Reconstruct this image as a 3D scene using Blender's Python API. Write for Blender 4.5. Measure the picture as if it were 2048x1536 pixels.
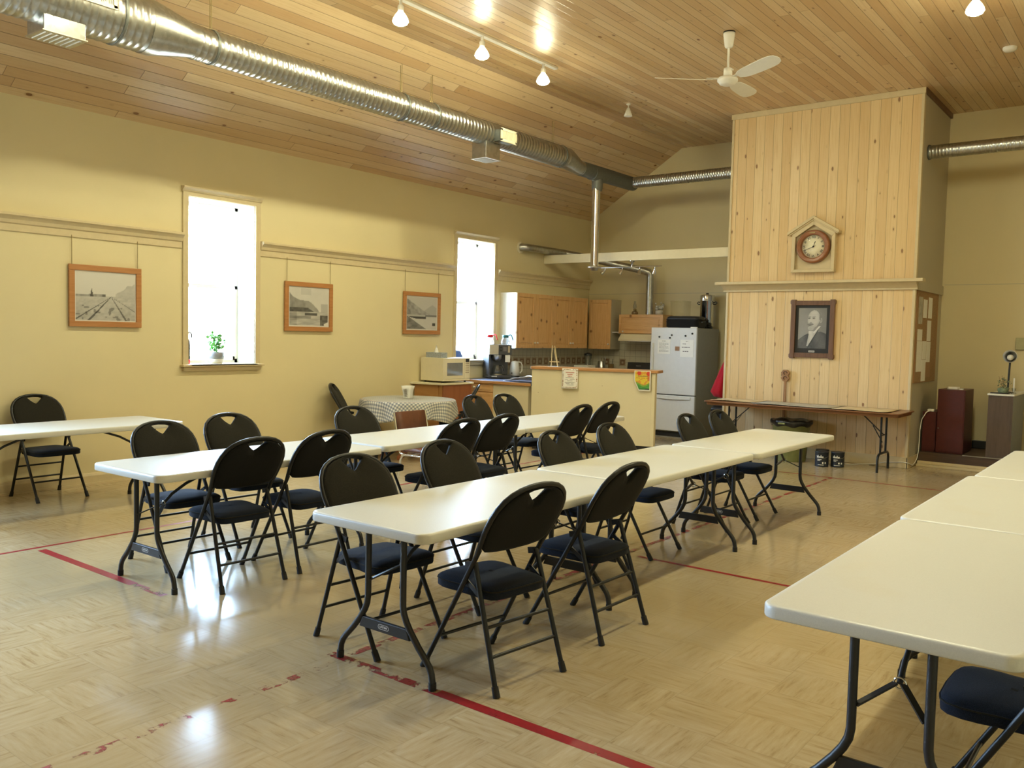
import bpy, bmesh, math, random
from mathutils import Vector, Matrix
random.seed(7)
scene = bpy.context.scene
for _o in list(bpy.data.objects):
    bpy.data.objects.remove(_o)
COL = scene.collection

# ------------------------------------------------------------------ camera
F_PX, YAW, PITCH, ROLL, CAM_Z = 1722.5, 0.6578, -0.0572, 0.0226, 1.598
_cy, _sy, _cp, _sp = math.cos(YAW), math.sin(YAW), math.cos(PITCH), math.sin(PITCH)
_f = Vector((-_sy*_cp, _cy*_cp, _sp)); _r = Vector((_cy, _sy, 0)); _u = _r.cross(_f)
_cr, _sr = math.cos(ROLL), math.sin(ROLL)
_r2 = _cr*_r + _sr*_u; _u2 = -_sr*_r + _cr*_u
cam_data = bpy.data.cameras.new('camera')
cam_data.sensor_width = 36.0
cam_data.lens = F_PX/2048*36.0
cam_data.clip_start = 0.05
cam = bpy.data.objects.new('camera', cam_data)
cam.matrix_world = Matrix(((_r2.x, _u2.x, -_f.x, 0), (_r2.y, _u2.y, -_f.y, 0), (_r2.z, _u2.z, -_f.z, CAM_Z), (0, 0, 0, 1)))
COL.objects.link(cam)
scene.camera = cam

# ------------------------------------------------------------------ colour management, world, light levels
scene.view_settings.view_transform = 'Standard'
scene.view_settings.look = 'None'
scene.view_settings.gamma = 1.0
scene.view_settings.use_curve_mapping = False
scene.view_settings.exposure = 0.0
world = bpy.data.worlds.new('overcast_sky'); scene.world = world
world.use_nodes = True
_wt = world.node_tree; _bg = _wt.nodes['Background']
_tc = _wt.nodes.new('ShaderNodeTexCoord'); _sx = _wt.nodes.new('ShaderNodeSeparateXYZ')
_rp = _wt.nodes.new('ShaderNodeValToRGB')      # bright sky above the horizon, dimmer ground below
_wt.links.new(_tc.outputs['Generated'], _sx.inputs[0]); _wt.links.new(_sx.outputs['Z'], _rp.inputs[0])
_rp.color_ramp.elements[0].position = 0.0; _rp.color_ramp.elements[0].color = (0.26, 0.27, 0.24, 1)
_rp.color_ramp.elements[1].position = 0.10; _rp.color_ramp.elements[1].color = (0.47, 0.70, 1.0, 1)
_wt.links.new(_rp.outputs[0], _bg.inputs['Color'])
_bg.inputs['Strength'].default_value = 74.0
LAMP_L = 520.0                       # radiance of each track-lamp bulb
LAMP_COL = (1.0, 0.955, 0.62, 1)
WIN_Y = [(5.285, 6.145), (9.69, 10.57), (1.25, 2.65), (-0.60, 0.85)]   # left wall window openings; last two unseen, assumed and widened to add daylight
scene.cycles.max_bounces = 8
scene.cycles.diffuse_bounces = 5
scene.cycles.glossy_bounces = 4
scene.cycles.transparent_max_bounces = 12
scene.cycles.sample_clamp_indirect = 6.0
scene.cycles.caustics_reflective = False
scene.cycles.caustics_refractive = False
def portal(y0, y1, x, sgn):
    l = bpy.data.lights.new('window_portal', 'AREA'); l.shape = 'RECTANGLE'
    l.size = 1.85; l.size_y = y1-y0
    l.cycles.is_portal = True
    o = bpy.data.objects.new('window_portal', l); COL.objects.link(o)
    o.location = (x, (y0+y1)/2, 2.1)
    o.rotation_euler = (0, -math.pi/2*sgn, 0)
for _a, _b in WIN_Y:
    portal(_a, _b, -9.0, 1)

# ------------------------------------------------------------------ object helpers
def tag(o, label=None, cat=None, group=None, kind=None):
    if label: o['label'] = label
    if cat: o['category'] = cat
    if group: o['group'] = group
    if kind: o['kind'] = kind
    return o
def thing(name, label, cat, loc=(0, 0, 0), rz=0, group=None):
    o = bpy.data.objects.new(name, None); COL.objects.link(o)
    o.empty_display_size = 0.1
    o.location = loc; o.rotation_euler = (0, 0, rz)
    return tag(o, label, cat, group)
def copy_tree(o, parent=None):
    c = o.copy(); COL.objects.link(c)
    if parent: c.parent = parent
    for ch in list(o.children):
        copy_tree(ch, c)
    return c
def V(*a): return Vector(a)

class MB:
    """collects shapes, then links them as ONE mesh object"""
    def __init__(self): self.v = []; self.f = []; self.sm = []; self.col = None
    def add(self, vs, fs, smooth=False):
        n = len(self.v); self.v += [Vector(p) for p in vs]
        self.f += [[i+n for i in f] for f in fs]; self.sm += [smooth]*len(fs)
        return self
    def box(self, x0, x1, y0, y1, z0, z1):
        return self.add([(x0,y0,z0),(x1,y0,z0),(x1,y1,z0),(x0,y1,z0),(x0,y0,z1),(x1,y0,z1),(x1,y1,z1),(x0,y1,z1)],
            [(0,3,2,1),(4,5,6,7),(0,1,5,4),(1,2,6,5),(2,3,7,6),(3,0,4,7)])
    def obox(self, c, ax, ay, az, hx, hy, hz):
        c = Vector(c); P = []
        for sz in (-1, 1):
            for sx, sy in ((-1,-1),(1,-1),(1,1),(-1,1)):
                P.append(c+ax*hx*sx+ay*hy*sy+az*hz*sz)
        return self.add(P, [(0,3,2,1),(4,5,6,7),(0,1,5,4),(1,2,6,5),(2,3,7,6),(3,0,4,7)])
    def bar(self, a, b, w, h, up=(0,0,1)):
        a, b = Vector(a), Vector(b); d = (b-a); L = d.length; d.normalize()
        s = d.cross(Vector(up))
        if s.length < 1e-4: s = d.cross(Vector((1,0,0)))
        s.normalize(); t = s.cross(d)
        return self.obox((a+b)/2, d, s, t, L/2, w/2, h/2)
    def loft(self, rings, cap0=True, cap1=True, smooth=True, closed=True):
        n = len(rings[0]); vs = [p for r in rings for p in r]; fs = []
        for i in range(len(rings)-1):
            for j in range(n if closed else n-1):
                k = (j+1) % n
                fs.append((i*n+j, i*n+k, (i+1)*n+k, (i+1)*n+j))
        self.add(vs, fs, smooth)
        if cap0: self.add(rings[0], [tuple(reversed(range(n)))])
        if cap1: self.add(rings[-1], [tuple(range(n))])
        return self
    def tube(self, path, r, seg=10, cap=True, rr=None):
        P = [Vector(p) for p in path]; rings = []; prev = None
        for i, p in enumerate(P):
            if i == 0: d = P[1]-P[0]
            elif i == len(P)-1: d = P[-1]-P[-2]
            else: d = (P[i+1]-p).normalized()+(p-P[i-1]).normalized()
            d.normalize()
            if prev is None:
                s = d.cross(Vector((0,0,1)))
                if s.length < 1e-3: s = d.cross(Vector((0,1,0)))
            else:
                s = prev-d*prev.dot(d)
            s.normalize(); prev = s; t = d.cross(s)
            q = rr[i] if rr else r
            rings.append([p+(s*math.cos(a)+t*math.sin(a))*q for a in [2*math.pi*k/seg for k in range(seg)]])
        return self.loft(rings, cap, cap)
    def cyl(self, a, b, r, r2=None, seg=20):
        return self.tube([a, b], r, seg, True, [r, r if r2 is None else r2])
    def lathe(self, prof, c=(0,0,0), seg=28, axis='z'):
        c = Vector(c); rings = []
        for r, h in prof:
            ring = []
            for k in range(seg):
                a = 2*math.pi*k/seg; x, y = r*math.cos(a), r*math.sin(a)
                ring.append(c+(V(x,y,h) if axis == 'z' else V(h,x,y) if axis == 'x' else V(y,h,x)))
            rings.append(ring)
        return self.loft(rings, prof[0][0] > 1e-5, prof[-1][0] > 1e-5)
    def prism(self, poly, a, b, axis):
        def P(p, h): return V(p[0],p[1],h) if axis == 'z' else V(h,p[0],p[1]) if axis == 'x' else V(p[0],h,p[1])
        n = len(poly); vs = [P(p,a) for p in poly]+[P(p,b) for p in poly]
        fs = [(i,(i+1)%n,n+(i+1)%n,n+i) for i in range(n)]
        fs += [tuple(reversed(range(n))), tuple(range(n,2*n))]
        return self.add(vs, fs)
    def sphere(self, c, r, seg=16, ringn=10, sz=1.0):
        prof = [(max(1e-6, r*math.sin(math.pi*i/ringn)), -r*sz*math.cos(math.pi*i/ringn)) for i in range(ringn+1)]
        return self.lathe(prof, c, seg)
    def build(self, name, mat, parent=None, root=None, loc=None, bevel=0.0, seg=2):
        m = bpy.data.meshes.new(name)
        off = root.location.copy() if root is not None else (Vector(loc) if loc is not None else Vector((0,0,0)))
        m.from_pydata([p-off for p in self.v], [], self.f)
        m.polygons.foreach_set('use_smooth', self.sm)
        bm = bmesh.new(); bm.from_mesh(m)
        bmesh.ops.recalc_face_normals(bm, faces=bm.faces); bm.to_mesh(m); bm.free()
        if mat: m.materials.append(mat)
        o = bpy.data.objects.new(name, m); COL.objects.link(o)
        if parent is not None: o.parent = parent
        if loc is not None and parent is None: o.location = off
        if bevel > 0:
            b = o.modifiers.new('bevel', 'BEVEL'); b.width = bevel; b.segments = seg
            b.limit_method = 'ANGLE'; b.angle_limit = math.radians(40)
        return o
def BX(*a): return MB().box(*a)
def rrect(x0, x1, y0, y1, r, n=6):
    P = []
    for cx, cy, a0 in ((x1-r,y1-r,0),(x0+r,y1-r,90),(x0+r,y0+r,180),(x1-r,y0+r,270)):
        for k in range(n+1):
            a = math.radians(a0+90*k/n); P.append((cx+r*math.cos(a), cy+r*math.sin(a)))
    return P
def text_mesh(body, size, mat, name, parent, M, extr=0.0006, align='CENTER', bold=False):
    cu = bpy.data.curves.new('lettering', 'FONT'); cu.body = body; cu.size = size
    cu.align_x = align; cu.align_y = 'CENTER'; cu.extrude = extr; cu.resolution_u = 2
    if bold: cu.offset = size*0.02
    t = bpy.data.objects.new('lettering', cu); COL.objects.link(t)
    dg = bpy.context.evaluated_depsgraph_get()
    me = bpy.data.meshes.new_from_object(t.evaluated_get(dg))
    bpy.data.objects.remove(t); bpy.data.curves.remove(cu)
    me.transform(M); me.materials.clear(); me.materials.append(mat)
    o = bpy.data.objects.new(name, me); COL.objects.link(o); o.parent = parent
    return o
def face_M(c, right, up):
    r = Vector(right).normalized(); u = Vector(up).normalized(); n = r.cross(u); c = Vector(c)
    return Matrix(((r.x,u.x,n.x,c.x),(r.y,u.y,n.y,c.y),(r.z,u.z,n.z,c.z),(0,0,0,1)))

# ------------------------------------------------------------------ materials
class NT:
    def __init__(self, name):
        self.m = bpy.data.materials.new(name); self.m.use_nodes = True
        self.t = self.m.node_tree; self.b = self.t.nodes['Principled BSDF']
    def n(self, typ, **kw):
        x = self.t.nodes.new(typ)
        for k, v in kw.items(): setattr(x, k, v)
        return x
    def link(self, a, b): self.t.links.new(a, b)
    def val(self, sock, v):
        if isinstance(v, (int, float)) or isinstance(v, tuple): sock.default_value = v
        else: self.link(v, sock)
    def math(self, op, a, b=0.0, c=0.0):
        x = self.n('ShaderNodeMath', operation=op)
        self.val(x.inputs[0], a); self.val(x.inputs[1], b); self.val(x.inputs[2], c)
        return x.outputs[0]
    def mix(self, fac, a, b, blend='MIX'):
        x = self.n('ShaderNodeMix', data_type='RGBA', blend_type=blend)
        self.val(x.inputs['Factor'], fac); self.val(x.inputs[6], a); self.val(x.inputs[7], b)
        return x.outputs[2]
    def comb(self, x, y, z=0.0):
        q = self.n('ShaderNodeCombineXYZ')
        self.val(q.inputs[0], x); self.val(q.inputs[1], y); self.val(q.inputs[2], z)
        return q.outputs[0]
    def coords(self):
        tc = self.n('ShaderNodeTexCoord'); s = self.n('ShaderNodeSeparateXYZ')
        self.link(tc.outputs['Object'], s.inputs[0]); self.obj = tc.outputs['Object']
        return s.outputs
    def noise(self, vec, scale=5.0, detail=3.0, rough=0.5):
        x = self.n('ShaderNodeTexNoise'); self.link(vec, x.inputs['Vector'])
        x.inputs['Scale'].default_value = scale; x.inputs['Detail'].default_value = detail
        x.inputs['Roughness'].default_value = rough
        return x.outputs[0]
    def white(self, vec):
        x = self.n('ShaderNodeTexWhiteNoise', noise_dimensions='3D'); self.link(vec, x.inputs['Vector'])
        return x.outputs['Value']
    def ramp(self, fac, stops):
        x = self.n('ShaderNodeValToRGB'); self.link(fac, x.inputs[0]); e = x.color_ramp.elements
        while len(e) < len(stops): e.new(0.5)
        for i, (p, c) in enumerate(stops):
            e[i].position = p; e[i].color = (*c, 1) if len(c) == 3 else c
        return x.outputs[0]
    def smooth(self, v, a, b):
        x = self.n('ShaderNodeMapRange', interpolation_type='SMOOTHSTEP')
        self.val(x.inputs[0], v); x.inputs[1].default_value = a; x.inputs[2].default_value = b
        return x.outputs[0]
    def bump(self, h, strength=0.3, dist=0.01):
        x = self.n('ShaderNodeBump'); x.inputs['Strength'].default_value = strength
        x.inputs['Distance'].default_value = dist; self.link(h, x.inputs['Height'])
        self.link(x.outputs[0], self.b.inputs['Normal'])
    def set(self, **kw):
        for k, v in kw.items():
            self.val(self.b.inputs[k], (*v, 1) if isinstance(v, tuple) and len(v) == 3 else v)
        return self

def simple(name, col, rough=0.5, metal=0.0, var=0.06, scale=18.0, bump=0.0, spec=0.5, **kw):
    T = NT(name); T.coords()
    nz = T.noise(T.obj, scale, 4.0)
    lo = tuple(max(0, c*(1-var)) for c in col); hi = tuple(min(1, c*(1+var)) for c in col)
    T.set(**{'Base Color': T.ramp(nz, [(0.3, lo), (0.7, hi)]), 'Roughness': rough, 'Metallic': metal, 'Specular IOR Level': spec})
    for k, v in kw.items(): T.set(**{k: v})
    if bump: T.bump(T.noise(T.obj, scale*6, 3.0), bump, 0.004)
    return T.m

def pine(name, ua, va, width, tones, knot, groove=0.35, rough=0.38, L=3.1, kd=1.0, coat=0.0, gap=0.03, grain=0.55, kcut=0.42):
    """tongue-and-groove boards: ua = axis along the boards, va = axis across them"""
    T = NT(name); c = T.coords(); u, v = c[ua], c[va]
    q = T.math('DIVIDE', v, width); row = T.math('FLOOR', q); fr = T.math('FRACT', q)
    rnd = T.white(T.comb(row, 3.3, 1.7))
    us = T.math('DIVIDE', T.math('ADD', u, T.math('MULTIPLY', rnd, 9.0)), L)
    idx = T.math('FLOOR', us); fu = T.math('FRACT', us)
    bid = T.white(T.comb(row, idx, 5.1))
    tone = T.ramp(bid, [(0.0, tones[0]), (0.45, tones[1]), (1.0, tones[2])])
    gv = T.comb(T.math('ADD', T.math('MULTIPLY', u, 1.3), T.math('MULTIPLY', bid, 20)), T.math('MULTIPLY', v, 34), rnd)
    gr = T.noise(gv, 2.0, 4.0, 0.6)
    col = T.mix(T.math('MULTIPLY', T.smooth(gr, 0.42, 0.75), grain), tone, tuple(t*k for t, k in zip(tones[0], (0.86, 0.78, 0.66)))+(1,))
    vo = T.n('ShaderNodeTexVoronoi'); vo.inputs['Scale'].default_value = 1.0
    T.link(T.comb(T.math('ADD', T.math('MULTIPLY', u, 3.2*kd), T.math('MULTIPLY', rnd, 50)), T.math('MULTIPLY', v, 7.0*kd), 0.5), vo.inputs['Vector'])
    sep = T.n('ShaderNodeSeparateColor'); T.link(vo.outputs['Color'], sep.inputs[0])
    size = T.math('MULTIPLY', sep.outputs[0], 0.125*kd)
    wob = T.math('MULTIPLY', T.math('SUBTRACT', T.noise(T.obj, 60, 2.0), 0.5), 0.05)
    kk = T.math('SUBTRACT', T.math('ADD', vo.outputs['Distance'], wob), size)
    halo = T.math('SUBTRACT', 1.0, T.smooth(kk, -0.01, 0.09))
    core = T.math('SUBTRACT', 1.0, T.smooth(kk, -0.045, -0.01))
    keep = T.math('GREATER_THAN', sep.outputs[1], kcut)
    col = T.mix(T.math('MULTIPLY', T.math('MULTIPLY', halo, keep), 0.45), col, tuple(0.55*t+0.45*k for t, k in zip(tones[1], knot))+(1,))
    col = T.mix(T.math('MULTIPLY', T.math('MULTIPLY', core, keep), 0.9), col, (*knot, 1))
    e = T.math('MINIMUM', fr, T.math('SUBTRACT', 1.0, fr))
    line = T.math('SUBTRACT', 1.0, T.smooth(e, 0.0, gap))
    eu = T.math('MINIMUM', fu, T.math('SUBTRACT', 1.0, fu))
    lineu = T.math('SUBTRACT', 1.0, T.smooth(eu, 0.0, 0.0016))
    ln = T.math('MAXIMUM', line, lineu)
    col = T.mix(T.math('MULTIPLY', ln, groove*1.6), col, tuple(t*0.35 for t in tones[0])+(1,))
    T.set(**{'Base Color': col, 'Roughness': T.math('ADD', rough-0.09, T.math('MULTIPLY', T.white(T.comb(idx, row, 2.2)), 0.2)), 'Specular IOR Level': 0.5})
    T.bump(T.math('ADD', T.math('MULTIPLY', ln, -1.0), T.math('MULTIPLY', T.noise(gv, 0.6, 2.0), 0.10)), 0.5, 0.006)
    return T.m

def wood(name, a, b, along=2, rough=0.4, scale=1.0, knots=0.0):
    T = NT(name); c = T.coords(); k = [c[0], c[1], c[2]]
    ax = [T.math('MULTIPLY', k[i], (2.0 if i == along else 22.0)*scale) for i in range(3)]
    g = T.noise(T.comb(*ax), 1.6, 5.0, 0.6)
    col = T.ramp(g, [(0.3, a), (0.62, b), (0.8, tuple(x*0.8 for x in a))])
    if knots:
        vo = T.n('ShaderNodeTexVoronoi'); vo.inputs['Scale'].default_value = knots
        T.link(T.obj, vo.inputs['Vector'])
        sep = T.n('ShaderNodeSeparateColor'); T.link(vo.outputs['Color'], sep.inputs[0])
        kk = T.math('SUBTRACT', 1.0, T.smooth(vo.outputs['Distance'], 0.05, 0.21))
        kk = T.math('MULTIPLY', kk, T.math('GREATER_THAN', sep.outputs[0], 0.5))
        col = T.mix(T.math('MULTIPLY', kk, 0.9), col, (a[0]*0.28, a[1]*0.2, a[2]*0.15, 1))
    T.set(**{'Base Color': col, 'Roughness': rough})
    T.bump(g, 0.08, 0.003)
    return T.m

def vinyl_floor():
    T = NT('vinyl_floor_tile'); c = T.coords(); s = 0.305
    x = T.math('DIVIDE', T.math('ADD', c[0], 20.0), s); y = T.math('DIVIDE', T.math('ADD', c[1], 20.0), s)
    ix, iy = T.math('FLOOR', x), T.math('FLOOR', y); fx, fy = T.math('FRACT', x), T.math('FRACT', y)
    par = T.math('FLOORED_MODULO', T.math('ADD', ix, iy), 2.0)
    rn = T.white(T.comb(ix, iy, 0.3))
    na = T.noise(T.comb(T.math('MULTIPLY', c[0], 5.0), T.math('MULTIPLY', c[1], 42.0), T.math('MULTIPLY', rn, 9.0)), 1.0, 6.0, 0.66)
    nb = T.noise(T.comb(T.math('MULTIPLY', c[0], 42.0), T.math('MULTIPLY', c[1], 5.0), T.math('MULTIPLY', rn, 9.0)), 1.0, 6.0, 0.66)
    mx = T.n('ShaderNodeMix'); T.link(par, mx.inputs[0]); T.link(na, mx.inputs[2]); T.link(nb, mx.inputs[3])
    st = mx.outputs[0]
    col = T.ramp(st, [(0.30, (0.31, 0.22, 0.115)), (0.45, (0.43, 0.335, 0.195)), (0.62, (0.48, 0.39, 0.25)), (0.8, (0.52, 0.45, 0.32))])
    big = T.noise(T.obj, 0.55, 3.0)
    col = T.mix(T.smooth(big, 0.35, 0.75), col, (0.39, 0.30, 0.165, 1))
    col = T.mix(T.math('MULTIPLY', T.math('SUBTRACT', rn, 0.5), 0.35), col, (0.33, 0.245, 0.13, 1))
    ex = T.math('MINIMUM', fx, T.math('SUBTRACT', 1.0, fx)); ey = T.math('MINIMUM', fy, T.math('SUBTRACT', 1.0, fy))
    ln = T.math('SUBTRACT', 1.0, T.smooth(T.math('MINIMUM', ex, ey), 0.0, 0.010))
    col = T.mix(T.math('MULTIPLY', ln, 0.38), col, (0.25, 0.19, 0.11, 1))
    rg = T.n('ShaderNodeMapRange'); T.link(T.noise(T.obj, 2.2, 4.0), rg.inputs[0])
    rg.inputs[3].default_value = 0.09; rg.inputs[4].default_value = 0.22
    T.set(**{'Base Color': col, 'Roughness': rg.outputs[0], 'Specular IOR Level': 0.55})
    T.bump(T.noise(T.obj, 3.0, 3.0), 0.07, 0.02)
    return T.m

def worn_paint(name, col, wear):
    """red floor paint with patches worn through to the tile"""
    T = NT(name); T.coords()
    nz = T.noise(T.obj, 9.0, 6.0, 0.7)
    a = T.smooth(nz, wear-0.05, wear+0.05)
    T.set(**{'Base Color': T.ramp(T.noise(T.obj, 30, 3.0), [(0.3, tuple(c*0.8 for c in col)), (0.7, col)]), 'Roughness': 0.35, 'Alpha': a})
    return T.m

def glass(name, tint=(1,1,1), refl=0.08):
    T = NT(name); T.t.nodes.remove(T.b)
    out = T.t.nodes['Material Output']
    tr = T.n('ShaderNodeBsdfTransparent'); tr.inputs[0].default_value = (*tint, 1)
    gl = T.n('ShaderNodeBsdfGlossy'); gl.inputs['Roughness'].default_value = 0.03
    lw = T.n('ShaderNodeLayerWeight'); lw.inputs[0].default_value = 0.25
    mx = T.n('ShaderNodeMixShader')
    T.link(T.math('ADD', T.math('MULTIPLY', lw.outputs['Fresnel'], refl*4.0), refl), mx.inputs[0])
    T.link(tr.outputs[0], mx.inputs[1]); T.link(gl.outputs[0], mx.inputs[2]); T.link(mx.outputs[0], out.inputs[0])
    return T.m
def emit(name, col, s):
    T = NT(name); T.set(**{'Base Color': (0.9, 0.85, 0.7), 'Emission Color': col, 'Emission Strength': s})
    return T.m
def vcol(name, rough=0.35):
    T = NT(name); a = T.n('ShaderNodeVertexColor', layer_name='print')
    T.link(a.outputs['Color'], T.b.inputs['Base Color']); T.b.inputs['Roughness'].default_value = rough
    return T.m
def galvanised():
    T = NT('galvanised_steel'); T.coords()
    vo = T.n('ShaderNodeTexVoronoi'); vo.inputs['Scale'].default_value = 30; T.link(T.obj, vo.inputs['Vector'])
    sep = T.n('ShaderNodeSeparateColor'); T.link(vo.outputs['Color'], sep.inputs[0])
    col = T.ramp(sep.outputs[0], [(0.0, (0.42, 0.43, 0.42)), (1.0, (0.52, 0.53, 0.52))])
    T.set(**{'Base Color': col, 'Metallic': 1.0, 'Roughness': 0.30})
    T.bump(T.noise(T.obj, 7.0, 2.0), 0.15, 0.02)
    return T.m
def gingham():
    T = NT('gingham_cloth'); tc = T.n('ShaderNodeTexCoord'); s = T.n('ShaderNodeSeparateXYZ'); T.link(tc.outputs['UV'], s.inputs[0])
    k = 27.0
    a = T.math('GREATER_THAN', T.math('FRACT', T.math('MULTIPLY', s.outputs[0], k)), 0.5)
    b = T.math('GREATER_THAN', T.math('FRACT', T.math('MULTIPLY', s.outputs[1], k)), 0.5)
    t = T.math('MULTIPLY', T.math('ADD', a, b), 0.5)
    T.set(**{'Base Color': T.ramp(t, [(0.0, (0.72, 0.70, 0.62)), (0.5, (0.40, 0.41, 0.41)), (1.0, (0.20, 0.22, 0.25))]), 'Roughness': 0.85})
    return T.m
def tiles():
    T = NT('cream_wall_tile'); c = T.coords(); s = 0.11
    h = T.math('ADD', c[0], c[1])
    fx = T.math('FRACT', T.math('DIVIDE', T.math('ADD', h, 50.0), s)); fy = T.math('FRACT', T.math('DIVIDE', T.math('ADD', c[2], 50.0), s))
    e = T.math('MINIMUM', T.math('MINIMUM', fx, T.math('SUBTRACT', 1.0, fx)), T.math('MINIMUM', fy, T.math('SUBTRACT', 1.0, fy)))
    ln = T.math('SUBTRACT', 1.0, T.smooth(e, 0.0, 0.05))
    T.set(**{'Base Color': T.mix(ln, (0.60, 0.57, 0.45, 1), (0.33, 0.31, 0.24, 1)), 'Roughness': 0.2})
    T.bump(T.math('MULTIPLY', ln, -1.0), 0.4, 0.004)
    return T.m
def fabric(name, col, hi, rough=0.9):
    T = NT(name); T.coords()
    nz = T.noise(T.obj, 420.0, 2.0); n2 = T.noise(T.obj, 5.0, 3.0)
    c = T.ramp(nz, [(0.35, col), (0.65, hi)])
    T.set(**{'Base Color': T.mix(T.math('MULTIPLY', n2, 0.4), c, (*col, 1)), 'Roughness': rough, 'Sheen Weight': 0.05, 'Sheen Roughness': 0.5, 'Specular IOR Level': 0.15})
    T.bump(nz, 0.35, 0.002)
    return T.m
def tabletop_mat(name, col):
    T = NT(name); c = T.coords()
    sp = T.noise(T.obj, 260.0, 2.0)
    cc = T.ramp(sp, [(0.35, tuple(x*0.95 for x in col)), (0.65, col)])
    st = T.noise(T.obj, 2.6, 4.0)
    cc = T.mix(T.math('MULTIPLY', T.smooth(st, 0.56, 0.8), 0.25), cc, (col[0]*0.9, col[1]*0.8, col[2]*0.6, 1))
    wv = T.noise(T.comb(T.math('MULTIPLY', c[0], 1.2), T.math('MULTIPLY', c[1], 1.2), T.math('MULTIPLY', c[2], 260.0)), 1.0, 2.0)
    T.set(**{'Base Color': cc, 'Roughness': 0.36, 'Specular IOR Level': 0.5})
    T.bump(T.math('ADD', T.math('MULTIPLY', sp, 0.25), T.math('MULTIPLY', wv, 0.35)), 0.25, 0.003)
    return T.m
def wall_paint(name, col, rough=0.55):
    T = NT(name); T.coords()
    n1 = T.noise(T.obj, 1.2, 4.0)
    T.set(**{'Base Color': T.ramp(n1, [(0.3, tuple(c*0.95 for c in col)), (0.7, col)]), 'Roughness': rough, 'Specular IOR Level': 0.4})
    T.bump(T.noise(T.obj, 90.0, 3.0), 0.06, 0.003)
    return T.m

M = {}
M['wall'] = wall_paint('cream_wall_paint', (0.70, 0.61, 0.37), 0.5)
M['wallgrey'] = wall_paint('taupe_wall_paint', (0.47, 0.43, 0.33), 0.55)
M['trim'] = simple('beige_trim_paint', (0.60, 0.50, 0.31), 0.4, var=0.04)
M['reveal'] = simple('white_reveal_paint', (0.82, 0.82, 0.80), 0.5, var=0.02)
M['floor'] = vinyl_floor()
PT = [(0.50, 0.325, 0.17), (0.58, 0.41, 0.225), (0.66, 0.505, 0.31)]
M['ceil'] = pine('pine_ceiling_boards', 1, 0, 0.100, PT, (0.17, 0.075, 0.03), 0.5, 0.33, kd=1.45, gap=0.045, grain=0.35, kcut=0.22)
CT = [(0.67, 0.48, 0.245), (0.71, 0.53, 0.285), (0.75, 0.58, 0.33)]
M['chim'] = pine('pine_chimney_boards', 2, 0, 0.128, CT, (0.22, 0.10, 0.04), 0.5, 0.42, L=60.0, kd=1.55, kcut=0.30)
M['cab'] = wood('orange_pine', (0.58, 0.33, 0.13), (0.68, 0.42, 0.19), 2, 0.38, 1.0, 5.5)
M['cabh'] = wood('orange_pine_rail', (0.58, 0.33, 0.13), (0.68, 0.42, 0.19), 0, 0.38, 1.0, 5.5)
M['oak'] = wood('picture_frame_oak', (0.36, 0.15, 0.045), (0.44, 0.20, 0.07), 1, 0.4)
M['edge'] = wood('oak_counter_edge', (0.42, 0.20, 0.07), (0.50, 0.26, 0.10), 0, 0.35)
M['walnut'] = wood('dark_walnut', (0.10, 0.045, 0.02), (0.16, 0.075, 0.035), 2, 0.4)
M['carve'] = wood('carved_oak', (0.25, 0.12, 0.045), (0.33, 0.17, 0.07), 2, 0.5)
M['brown'] = wood('brown_laminate', (0.16, 0.065, 0.025), (0.23, 0.10, 0.04), 0, 0.3)
M['red_brown'] = wood('red_brown_veneer', (0.24, 0.075, 0.03), (0.30, 0.10, 0.04), 2, 0.4, 0.5)
M['veneer'] = wood('honey_veneer', (0.36, 0.17, 0.055), (0.42, 0.21, 0.075), 0, 0.35, 0.4)
M['plank'] = wood('dark_step_board', (0.055, 0.03, 0.018), (0.085, 0.05, 0.03), 0, 0.5)
M['blackm'] = simple('charcoal_metal', (0.013, 0.014, 0.015), 0.38, 0.3)
M['black'] = simple('black_plastic', (0.016, 0.016, 0.017), 0.4)
M['rubber'] = simple('black_rubber', (0.012, 0.012, 0.012), 0.7)
M['fab'] = fabric('black_fabric', (0.011, 0.0105, 0.008), (0.029, 0.027, 0.020))
M['fabback'] = fabric('dark_back_fabric', (0.005, 0.005, 0.005), (0.012, 0.012, 0.0115))
M['seat_bluelit'] = fabric('blue_lit_black_fabric', (0.006, 0.008, 0.014), (0.017, 0.023, 0.040))  # black seat fabric with the blue window light put into its colour
M['top'] = tabletop_mat('cream_plastic_tabletop', (0.62, 0.62, 0.57))
M['legm'] = simple('grey_powder_coat', (0.022, 0.023, 0.024), 0.42, 0.2)
M['badge'] = simple('badge_silver', (0.55, 0.56, 0.55), 0.4)
M['galv'] = galvanised()
M['darkgalv'] = simple('dull_duct_metal', (0.16, 0.17, 0.16), 0.5, 0.6)
M['chrome'] = simple('chrome', (0.75, 0.76, 0.77), 0.13, 1.0, 0.02)
M['white'] = simple('white_plastic', (0.78, 0.77, 0.72), 0.4, var=0.02)
M['cream'] = simple('cream_enamel', (0.74, 0.68, 0.50), 0.35, var=0.02)
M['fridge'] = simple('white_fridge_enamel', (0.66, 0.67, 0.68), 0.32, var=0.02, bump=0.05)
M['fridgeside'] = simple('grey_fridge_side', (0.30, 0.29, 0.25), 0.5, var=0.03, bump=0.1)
M['paper'] = simple('white_paper', (0.80, 0.79, 0.75), 0.8, var=0.02)
M['agepaper'] = simple('tan_map_paper', (0.62, 0.50, 0.30), 0.7, var=0.2, scale=9)
M['greypaper'] = simple('grey_map_paper', (0.42, 0.40, 0.34), 0.6, var=0.3, scale=11)
M['ink'] = simple('grey_ink', (0.16, 0.15, 0.15), 0.8)
M['redink'] = simple('red_ink', (0.50, 0.08, 0.05), 0.8)
M['counter'] = simple('slate_blue_laminate', (0.13, 0.14, 0.20), 0.3, var=0.1)
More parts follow.
